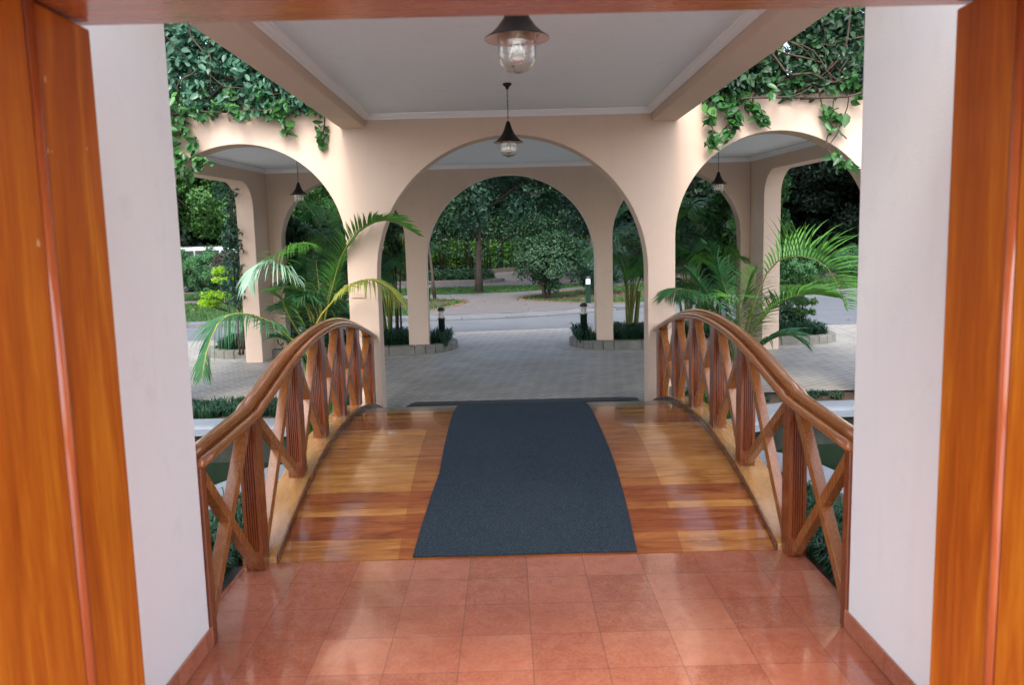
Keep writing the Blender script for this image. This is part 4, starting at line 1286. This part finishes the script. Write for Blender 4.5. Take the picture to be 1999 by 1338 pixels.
tree('shade_tree', -.92, 26.3, .09, 8, .115, (4.9, 3.3, 3.0, 2.7), 'leaf_blue', 'tall dark leafed tree standing on the lawn straight behind the middle arch', seed=21, clumps=90, per=330, leaf=.17, spread=.62, h0=.3)
tree('young_tree', -2.1, 23.4, .09, 4, .045, (4.0, 1.5, 1.5, 1.7), 'leaf_dark', 'slender young tree leaning on the lawn just left of the path', seed=22, clumps=30, per=260, leaf=.13, spread=.5, h0=.5)
tree('young_tree', 2.75, 26.8, .09, 5, .075, (4.4, 2.0, 2.0, 1.7), 'leaf_blue', 'thin tree with pale leaf sprays right of the round leafy shrub', seed=23, clumps=40, per=260, leaf=.17, spread=.5, h0=.5)
tree('old_tree', 3.6, 33.5, .09, 9, .34, (6.4, 4, 4, 3.2), 'leaf_dark', 'thick dark trunk standing behind the clipped shrub on the right', seed=24, clumps=80, per=300, leaf=.22, spread=.9, h0=.45)
tree('leafy_shrub', 1.1, 22.7, .09, 2, .035, (1.12, .88, .85, .70), 'leaf_dark', 'rounded loose leafy shrub on thin stems in the right lawn bed', 'shrub', seed=25, clumps=90, per=210, leaf=.075, spread=.26, multi=6, up=.9)
tree('clipped_shrub', 2.78, 24.0, .09, 2, .03, (.86, .78, .7, .72), 'leaf_blue', 'dense clipped upright shrub half hidden by the right rear middle pillar', 'shrub', seed=26, clumps=160, per=130, leaf=.06, spread=.16, multi=5)
tree('clipped_bush', -9.45, 25.6, .09, 2, .03, (.92, 1.02, .9, .68), 'leaf_hedge', 'large round clipped dark bush in front of the parked car', 'bush', seed=27, clumps=260, per=120, leaf=.055, spread=.16, multi=7)
tree('bronze_bush', -8.05, 24.3, .09, 2, .03, (.85, .68, .6, .62), 'leaf_bronze', 'purple bronze leaved bush right of the clipped round bush', 'bush', seed=28, clumps=120, per=120, leaf=.055, spread=.18, multi=8)
tree('clipped_bush', 9.35, 26.3, .09, 2, .03, (.68, 1.05, .85, .52), 'leaf_hedge', 'low wide clipped green bush on the lawn at the right', 'bush', seed=29, clumps=240, per=110, leaf=.06, spread=.16, multi=7)
tree('clipped_bush', 12.9, 30.0, .09, 2, .03, (.55, .95, .8, .46), 'leaf_hedge', 'smaller clipped bush farthest right beside the entrance pier edge', 'bush', seed=30, clumps=160, per=110, leaf=.07, spread=.17, multi=6)
# thin multi stemmed tree in the left island, in front of the rear middle pillar
tree('slender_tree', -1.80, 13.2, .11, 2, .020, (2.15, .28, .3, .55), 'leaf_dark', 'slender crooked multi stemmed tree in the left island beside the rear middle pillar', seed=31, clumps=26, per=60, leaf=.085, spread=.18, multi=3)

def tiered(x, y, z0, tiers, label, mat='leaf_bright', seed=3):
    rng = np.random.default_rng(seed)
    t = empty('tiered_shrub', (x, y, z0), label, 'shrub', 'yellow green shrubs growing in tiers')
    mb = MB()
    top = max(c[0] for c in tiers)
    mb.tube(bez([(x, y, z0), (x + .03, y, z0 + top * .5), (x - .01, y, z0 + top)], 7), [.018, .016, .014, .012, .010, .008, .005], 7)
    V, F, o = [], [], 0
    for hz, r, dx in tiers:
        for k in range(6):
            a = k * PI / 3 + rng.uniform(-.3, .3)
            mb.tube([(x, y, z0 + hz - .15), (x + dx + r * .5 * math.cos(a), y + r * .5 * math.sin(a), z0 + hz - .03), (x + dx + r * .85 * math.cos(a), y + r * .85 * math.sin(a), z0 + hz)], [.007, .005, .003], 5)
        n = int(14 + 60 * r)
        aa = rng.uniform(0, 2 * PI, n); rr = r * np.sqrt(rng.uniform(0, 1, n))
        cl = np.stack([x + dx + rr * np.cos(aa), y + rr * np.sin(aa), z0 + hz + rng.normal(size=n) * .02], 1)
        v, f = blob_leaves(cl, 30, .055, .045, .5, .9, rng)
        V.append(v); F.append(f + o); o += len(v)
    mb.build('stem', M['bark'], t)
    mesh_np('foliage', np.concatenate(V), np.concatenate(F), M[mat], t, (x, y, z0))
tiered(-4.48, 12.95, .11, [(1.24, .14, -.03), (1.10, .22, .03), (.86, .38, 0), (.74, .16, -.26)], 'yellow green shrub in flat tiers at the left end of the left island', seed=33)
tiered(4.72, 13.0, .11, [(.86, .14, .06), (.70, .22, 0), (.52, .24, .03), (.36, .22, .0)], 'pale green tiered shrub at the right end of the right island', 'leaf_mid', seed=34)
tree('low_bush', 4.35, 13.05, .11, 1, .012, (.28, .45, .35, .24), 'leaf_dark', 'low dark bush spreading beneath the tiered shrub on the right island', 'bush', seed=35, clumps=50, per=80, leaf=.05, spread=.11, multi=5)
tree('low_bush', -3.05, 13.2, .11, 1, .014, (.42, .62, .35, .36), 'leaf_dark', 'dark leafy bush at the foot of the palm in the left island', 'bush', seed=36, clumps=60, per=90, leaf=.06, spread=.14, multi=5)

# climbing plants against the rear pillars
def climber(x0, x1, y0, y1, z0, z1, mat, label, seed, hang=0.0, leaf=.09, n=90, per=60, sp=.16, dens=None):
    rng = np.random.default_rng(seed)
    cx, cy = (x0 + x1) / 2, (y0 + y1) / 2
    t = empty('climbing_plant', (cx, cy, max(0, z0)), label, 'climbing plant', 'climbers on the rear pillars')
    mb = MB()
    for k in range(4):
        p = [(cx + rng.uniform(-.06, .06), cy + rng.uniform(-.05, .05), .11)]
        for j in range(1, 7):
            p.append((x0 + (x1 - x0) * rng.uniform(.25, .75), y0 + (y1 - y0) * rng.uniform(.25, .75), .11 + (z1 - .11) * j / 6))
        mb.tube(bez(p, 18), [.012 * (1 - .7 * i / 17) + .002 for i in range(18)], 6)
    mb.build('stem', M['vinewood'], t)
    cl = np.stack([rng.uniform(x0, x1, n), rng.uniform(y0, y1, n), rng.uniform(z0, z1, n)], 1)
    v, f = blob_leaves(cl, per, sp * rng.uniform(.6, 1.2, n), leaf, .42, .2, rng, hang=hang)
    mesh_np('foliage', v, f, M[mat], t, (cx, cy, max(0, z0)))
climber(-3.58, -3.30, 12.82, 13.1, 1.0, 2.35, 'leaf_dark', 'dark climber hanging down the left edge of the left rear side arch', 41, .8, n=60)
climber(-4.15, -3.90, 11.9, 12.3, .9, 2.65, 'leaf_vine2', 'pale leaved climber trailing outside the left rear corner pillar', 42, .7, leaf=.08, n=34, per=34, sp=.15)
climber(3.98, 4.22, 12.4, 12.75, 1.1, 2.75, 'leaf_vine', 'bright green climber column outside the right rear corner pillar', 43, .9, n=80, leaf=.10)
climber(3.28, 3.52, 12.85, 13.1, 1.0, 2.5, 'leaf_vine', 'bushy green climber column inside the right rear side arch', 44, .6, n=70, leaf=.10)

# low strap leaved hedge in the car park island
t = empty('car_park_island', (-3.4, 33.4, .09), 'low kerbed bed of dark hedge plants in the car park behind the tall tree', 'planter')
outl = chaikin([(-9, 32.0), (-1.0, 32.0), (-.1, 32.7), (-.1, 33.8), (-1.0, 34.6), (-9, 34.8)], 2)
MB().prism(outl, .05, .24).build('kerb', M['carpark'], t, bevel=.02)
rng = np.random.default_rng(50)
cl = np.stack([rng.uniform(-8.6, -.6, 420), rng.uniform(32.3, 34.4, 420), rng.uniform(.28, .48, 420)], 1)
v, f = blob_leaves(cl, 60, .22, .15, .22, .6, rng)
mesh_np('hedge_foliage', v, f, M['leaf_dark'], t, (-3.4, 33.4, .09))
b = MB()
for a, c in zip([(-16, 43), (-5, 43.2), (-1.2, 42.6), (1.5, 45.5)], [(-5, 43.2), (-1.2, 42.6), (1.5, 45.5), (12, 46.5)]):
    d = Vector((c[0] - a[0], c[1] - a[1])).normalized(); nv = Vector((-d.y, d.x)) * .2
    b.add([(*a, .08), (*c, .08), (c[0] + nv.x, c[1] + nv.y, .08), (a[0] + nv.x, a[1] + nv.y, .08), (*a, .3), (*c, .3), (c[0] + nv.x, c[1] + nv.y, .3), (a[0] + nv.x, a[1] + nv.y, .3)],
          [(0, 3, 2, 1), (4, 5, 6, 7), (0, 1, 5, 4), (1, 2, 6, 5), (2, 3, 7, 6), (3, 0, 4, 7)])
tag(b.build('car_park_kerb', M['carpark']), kind='structure')

# iron fence and lime hedge at the far side of the car park
fe = empty('iron_fence', (-3, 47.5, .09), 'dark railing fence beyond the car park, in front of the lime hedge', 'fence')
b = MB(); rng = np.random.default_rng(51)
x = -22.0
while x < 10:
    b.tube([(x, 47.5, .09), (x + rng.normal() * .10, 47.5 + rng.normal() * .05, 2.3 * rng.uniform(.8, 1.2))], rng.uniform(.025, .075), 5)
    x += rng.uniform(.12, .36)
b.build('railing_bars', M['iron'], fe)
cl = np.stack([rng.uniform(-22, 10, 900), rng.uniform(46.9, 47.4, 900), .2 + 3.1 * rng.uniform(0, 1, 900) ** .5], 1)
v, f = blob_leaves(cl, 30, .38, .15, .5, .3, rng)
mesh_np('fence_creeper', v, f, M['leaf_dark'], fe, (-3, 47.5, .09))
MB().box((-22, 47.47, .35), (10, 47.52, .39)).box((-22, 47.47, 2.1), (10, 47.52, 2.14)).build('rail', M['iron'], fe)
he = empty('lime_hedge', (-4, 50.5, .09), 'bright lime green hedge glowing behind the dark fence', 'hedge')
cl = np.stack([rng.uniform(-22, 9, 700), rng.uniform(50, 51.2, 700), rng.uniform(.1, 1.55, 700)], 1)
v, f = blob_leaves(cl, 45, .5, .26, .5, .4, rng)
mesh_np('foliage', v, f, M['leaf_lime'], he, (-4, 50.5, .09))

# the wood that closes the view: individual trees sharing crown meshes
GW = 'trees of the dark wood closing the view'
def wl_(x):
    if x < -10: return 'leafy green tree of the wood seen through the left side arch', 'tree', 'trees of the wood at the left'
    if x > 10: return 'very dark tree of the wood seen through the right side arch', 'tree', 'trees of the dark wood at the right'
    return 'tall dark tree of the wood around the car park, straight ahead', 'tree', 'trees of the wood straight ahead'
src = []
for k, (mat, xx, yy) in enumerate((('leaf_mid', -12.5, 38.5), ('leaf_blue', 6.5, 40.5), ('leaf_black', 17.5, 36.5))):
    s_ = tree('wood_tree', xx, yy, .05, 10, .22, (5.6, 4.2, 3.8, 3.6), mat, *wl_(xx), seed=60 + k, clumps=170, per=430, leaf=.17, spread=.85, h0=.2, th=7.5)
    src.append(s_)
rng = random.Random(9)
spots = [(-20, 37, 0), (-16, 43, 1), (-10.5, 44.5, 0), (-6.5, 56, 1), (-2.6, 56.5, 0), (3.4, 55, 2), (10.5, 45, 1), (12.5, 41, 2), (15.0, 33.5, 2), (21, 33, 2), (23, 39, 2), (26, 34, 2), (30, 40, 2), (18, 44, 2),
         (-25, 42, 0), (-29, 36, 1), (-22, 30.5, 0), (-27, 31, 0), (-34, 40, 0), (-13, 53, 0), (-7, 55, 2), (0, 54, 1), (7, 53, 2), (14, 52, 2), (-20, 52, 1), (22, 50, 2), (-3, 60, 0), (30, 30, 2), (35, 36, 2), (-38, 33, 0)]
for sx, sy, k in spots:
    copy_tree(src[k], (sx + rng.uniform(-.6, .6), sy + rng.uniform(-.6, .6), .05), rng.uniform(0, 6.28), rng.uniform(.85, 1.2), *wl_(sx))
# undergrowth below the wood, one mass (kept clear of the lime hedge's window)
rng = np.random.default_rng(71)
A = np.stack([rng.uniform(-45, -14, 620), rng.uniform(36, 48, 620), rng.uniform(0, 4.2, 620)], 1)
B = np.stack([rng.uniform(6.5, 45, 900), rng.uniform(35, 48, 900), rng.uniform(0, 4.5, 900)], 1)
D = np.stack([rng.uniform(-40, 40, 1300), rng.uniform(52.5, 66, 1300), rng.uniform(0, 9, 1300)], 1)
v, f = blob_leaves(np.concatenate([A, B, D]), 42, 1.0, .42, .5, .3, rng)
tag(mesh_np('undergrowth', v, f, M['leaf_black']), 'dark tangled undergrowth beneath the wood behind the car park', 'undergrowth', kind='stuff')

# ------------------------------------------------------------------ parked car beyond the round bush
def car(x, y, label):
    t = empty('parked_car', (x, y, .09), label, 'car')
    L, W, H = 4.6, 1.85, 1.70
    z0 = .09
    body = [(-2.3, .35), (-2.28, .75), (-2.2, 1.0), (-1.2, 1.08), (1.2, 1.08), (2.05, .98), (2.28, .8), (2.3, .4), (2.1, .3), (-2.15, .3)]
    def side(poly, w0, w1=None):
        w1 = w1 or w0
        n = len(poly)
        vs = [(x + a, y - w0 / 2, z0 + c) for a, c in poly] + [(x + a, y + w0 / 2, z0 + c) for a, c in poly]
        return MB().add(vs, [tuple(range(n)), tuple(range(n, 2 * n))[::-1]] + [((i + 1) % n, i, i + n, (i + 1) % n + n) for i in range(n)])
    side(body, W).build('body', M['carpaint'], t, bevel=.05)
    cab = [(-2.12, 1.08), (-1.95, 1.62), (-1.6, 1.70), (.35, 1.70), (.65, 1.64), (1.25, 1.08)]
    side(cab, W - .2).build('cabin', M['carpaint'], t, bevel=.06)
    for s in (-1, 1):
        yy = y + s * (W / 2 - .095)
        for pl_ in ([(-1.9, 1.12), (-1.78, 1.54), (-.95, 1.57), (-.95, 1.12)], [(-.88, 1.12), (-.88, 1.57), (.02, 1.57), (.02, 1.12)], [(.09, 1.12), (.09, 1.57), (.55, 1.55), (1.05, 1.12)]):
            n = len(pl_)
            vs = [(x + a, yy - .008, z0 + c) for a, c in pl_] + [(x + a, yy + .008, z0 + c) for a, c in pl_]
            MB().add(vs, [tuple(range(n)), tuple(range(n, 2 * n))] + [((i + 1) % n, i, i + n, (i + 1) % n + n) for i in range(n)]).build('side_window', M['carglass'], t)
    vs = [(x + .72, y - .75, z0 + 1.60), (x + 1.24, y - .8, z0 + 1.10), (x + 1.24, y + .8, z0 + 1.10), (x + .72, y + .75, z0 + 1.60)]
    vs = vs + [(a + .02, b_, c + .02) for a, b_, c in vs]
    MB().add(vs, [(0, 1, 2, 3), (4, 5, 6, 7), (0, 1, 5, 4), (1, 2, 6, 5), (2, 3, 7, 6), (3, 0, 4, 7)]).build('windscreen', M['carglass'], t)
    for wx in (-1.4, 1.4):
        for s in (-1, 1):
            c = (x + wx, y + s * (W / 2 - .1), z0 + .33)
            n = 24
            def disc(r, w, nm, mat, par):
                vs = [(c[0] + r * math.cos(2 * PI * k / n), c[1] + q, c[2] + r * math.sin(2 * PI * k / n)) for q in (-w, w) for k in range(n)]
                fs = [tuple(range(n)), tuple(range(n, 2 * n))] + [(k, (k + 1) % n, (k + 1) % n + n, k + n) for k in range(n)]
                return MB().add(vs, fs).build(nm, mat, par, bevel=.01)
            wh = disc(.33, .11, 'wheel', M['tyre'], t)
            disc(.2, .118, 'rim', M['rim'], wh)
    for s in (-1, 1):
        MB().box((x + 2.2, y + s * .68 - .16, z0 + .72), (x + 2.305, y + s * .68 + .16, z0 + .86)).build('headlight', M['lens'], t, bevel=.02)
        MB().tube([(x - 1.7, y + s * .7, z0 + 1.73), (x + .3, y + s * .7, z0 + 1.73)], .02, 6).build('roof_rail', M['iron'], t)
car(-10.9, 31.8, 'silver white estate car parked behind the round clipped bush at the left')

# ------------------------------------------------------------------ vines over the front arch wall
def vine_mass(x0, x1, seed, label, ytop_fn, droops, mats, hang_n, side, nleaf=600, dsize=.085, sparse=()):
    rng = np.random.default_rng(seed)
    cx = (x0 + x1) / 2
    t = empty('climbing_vine', (cx, 8.0, 3.1), label, 'vine', 'vines smothering the top of the arched wall')
    # woody tangle
    mb = MB()
    for k in range(36):
        xa = rng.uniform(x0, x1); p = np.array([xa, rng.uniform(7.85, 8.1), rng.uniform(3.02, 3.3)])
        pts = [p]
        d = unit(rng.normal(size=3) * np.array([1, .35, .6]))
        for j in range(6):
            d = unit(d + rng.normal(size=3) * np.array([.5, .3, .5]))
            q = pts[-1] + d * rng.uniform(.1, .28)
            q[0] = min(max(q[0], x0 - .2), x1 + .2); q[1] = min(max(q[1], 7.8), 8.5); q[2] = min(max(q[2], 2.98), ytop_fn(q[0]) + .1)
            pts.append(q)
        mb.tube(bez(pts, 16), rng.uniform(.004, .011), 5)
    for dp in droops:
        mb.tube(bez(dp, 16), rng.uniform(.0035, .007), 5)
    mb.build('stem', M['vinewood'], t)
    n = nleaf
    xs = rng.uniform(x0, x1, n)
    tops = np.array([ytop_fn(a) for a in xs])
    cl = np.stack([xs, rng.uniform(7.80, 8.4, n), 3.02 + (tops - 3.02) * rng.uniform(0, 1, n) ** .8], 1)
    v, f = vine_leaves(cl, 17, .12, .072, rng)
    mesh_np('foliage', v, f, M[mats[0]], t, (cx, 8.0, 3.1))
    V = []
    cl2 = []
    for di, dp in enumerate(droops):
        cu = bez(dp, 16)
        for q in cu[3:]:
            if rng.uniform() < (.22 if di in sparse else .85): cl2.append(q)
    cl2 += [np.array([rng.uniform(x0, x1), rng.uniform(7.80, 7.95), rng.uniform(2.9, 3.2)]) for _ in range(hang_n)]
    v, f = vine_leaves(np.array(cl2), 6, .075, dsize, rng)
    mesh_np('hanging_foliage', v, f, M[mats[1]], t, (cx, 8.0, 3.1))
    return t

def vine_leaves(cl, per, spread, size, rng, hang=.5):
    """pointed oval leaves of six corners, folded along the midrib"""
    c = np.repeat(cl, per, axis=0); N = len(c)
    off = unit(rng.normal(size=c.shape)) * spread * rng.uniform(.2, 1, (N, 1))
    p = c + off
    p[:, 1] = np.minimum(p[:, 1], np.where(p[:, 2] < 3.09, 7.975, 99))
    nr = unit(off * 4 + rng.normal(size=c.shape) * .5 + np.array([0, -.7, .5]))
    rnd = rng.normal(size=(N, 3)); rnd[:, 2] -= hang * 1.6
    d = unit(rnd - nr * (rnd * nr).sum(1, keepdims=True)); s = np.cross(nr, d)
    L = (size * (.35 + 1.05 * rng.uniform(0, 1, N) ** .8))[:, None]; W = L * rng.uniform(.42, .72, (N, 1))
    P = [p - d * L * .5, p - d * L * .22 + s * W * .42 + nr * L * .07, p + d * L * .12 + s * W * .40 + nr * L * .06, p + d * L * .55 - nr * L * .08,
         p + d * L * .12 - s * W * .40 + nr * L * .06, p - d * L * .22 - s * W * .42 + nr * L * .07]
    v = np.stack(P, 1).reshape(-1, 3)
    i = np.arange(N)[:, None] * 6
    f = np.concatenate([np.concatenate([i, i + 1, i + 2, i + 3], 1), np.concatenate([i, i + 3, i + 4, i + 5], 1)])
    return v, f

ltop = lambda a: float(np.interp(a, [-4.6, -3.2, -2.7, -2.3, -1.9, -1.6], [4.1, 3.95, 3.9, 3.62, 3.36, 3.15]))
rtop = lambda a: float(np.interp(a, [1.85, 2.2, 2.6, 3.4, 4.6], [3.25, 3.45, 3.75, 4.0, 4.1]))
vine_mass(-4.5, -1.72, 81, 'glossy vine spilling over the arched wall at the upper left', ltop,
          [[(-3.15, 7.93, 3.15), (-3.2, 7.9, 2.95), (-3.16, 7.9, 2.75), (-3.1, 7.88, 2.55), (-3.05, 7.86, 2.45)],
           [(-2.95, 7.93, 3.1), (-3.05, 7.9, 2.9), (-2.98, 7.9, 2.7), (-2.9, 7.9, 2.5)],
           [(-3.3, 7.93, 3.1), (-3.28, 7.9, 2.8), (-3.2, 7.88, 2.5), (-3.0, 7.88, 2.42)],
           [(-3.0, 7.93, 3.1), (-3.1, 7.9, 2.8), (-3.12, 7.88, 2.6), (-2.85, 7.88, 2.5)],
           [(-2.4, 7.93, 3.1), (-2.25, 7.9, 3.0), (-2.12, 7.9, 2.93), (-2.05, 7.9, 2.8)],
           [(-2.1, 7.93, 3.12), (-1.95, 7.9, 3.0), (-1.9, 7.9, 3.02), (-1.75, 7.93, 3.0)],
           [(-1.72, 7.93, 3.1), (-1.70, 7.95, 2.9), (-1.73, 7.96, 2.75), (-1.75, 7.96, 2.62)]],
          ('leaf_vine2', 'leaf_vine'), 70, -1, 900, .085, (5, 6))
vine_mass(1.95, 4.6, 82, 'woody vine with sparse leaves over the arched wall at the upper right', rtop,
          [[(2.05, 7.93, 3.15), (2.0, 7.9, 2.98), (1.98, 7.88, 2.8), (2.0, 7.88, 2.6), (1.98, 7.9, 2.56)],
           [(2.2, 7.93, 3.1), (2.15, 7.9, 2.95), (2.2, 7.88, 2.8), (2.14, 7.88, 2.66)],
           [(2.1, 7.93, 3.1), (2.3, 7.9, 2.98), (2.4, 7.9, 2.85), (2.5, 7.9, 2.78)],
           [(3.2, 7.93, 3.1), (3.15, 7.93, 2.9), (3.22, 7.93, 2.7), (3.12, 7.94, 2.5), (3.3, 7.94, 2.35)],
           [(3.3, 7.93, 3.1), (3.28, 7.94, 2.85), (3.1, 7.94, 2.6), (3.2, 7.94, 2.4), (3.45, 7.94, 2.3)],
           [(3.0, 7.93, 3.08), (3.1, 7.94, 2.8), (3.3, 7.95, 2.6)]],
          ('leaf_dark', 'leaf_vine'), 26, 1, 680, .10, (3, 4, 5))
rng = np.random.default_rng(91)
N = 420
x = rng.uniform(-9, 11, N); y = rng.uniform(14.5, 34, N)
kz = np.interp(x, [p[0] for p in KERB], [p[1] for p in KERB])
keep = (rng.uniform(size=N) < np.where(y > kz + .5, 1, .12)) & (np.abs(y - kz - .1) > .45)
x, y, kz = x[keep], y[keep], kz[keep]
p = np.stack([x, y, np.where(y > kz, .125, .018)], 1)
nr = rng.normal(size=p.shape) * .35; nr[:, 2] = 1
v, f = leaves(p, nr, .085, .5, .12, rng)
tag(mesh_np('fallen_leaves', v, f, M['dead']), 'dry fallen leaves scattered over the lawn, path and road', 'leaves', kind='stuff')
print('objects', len(bpy.data.objects))
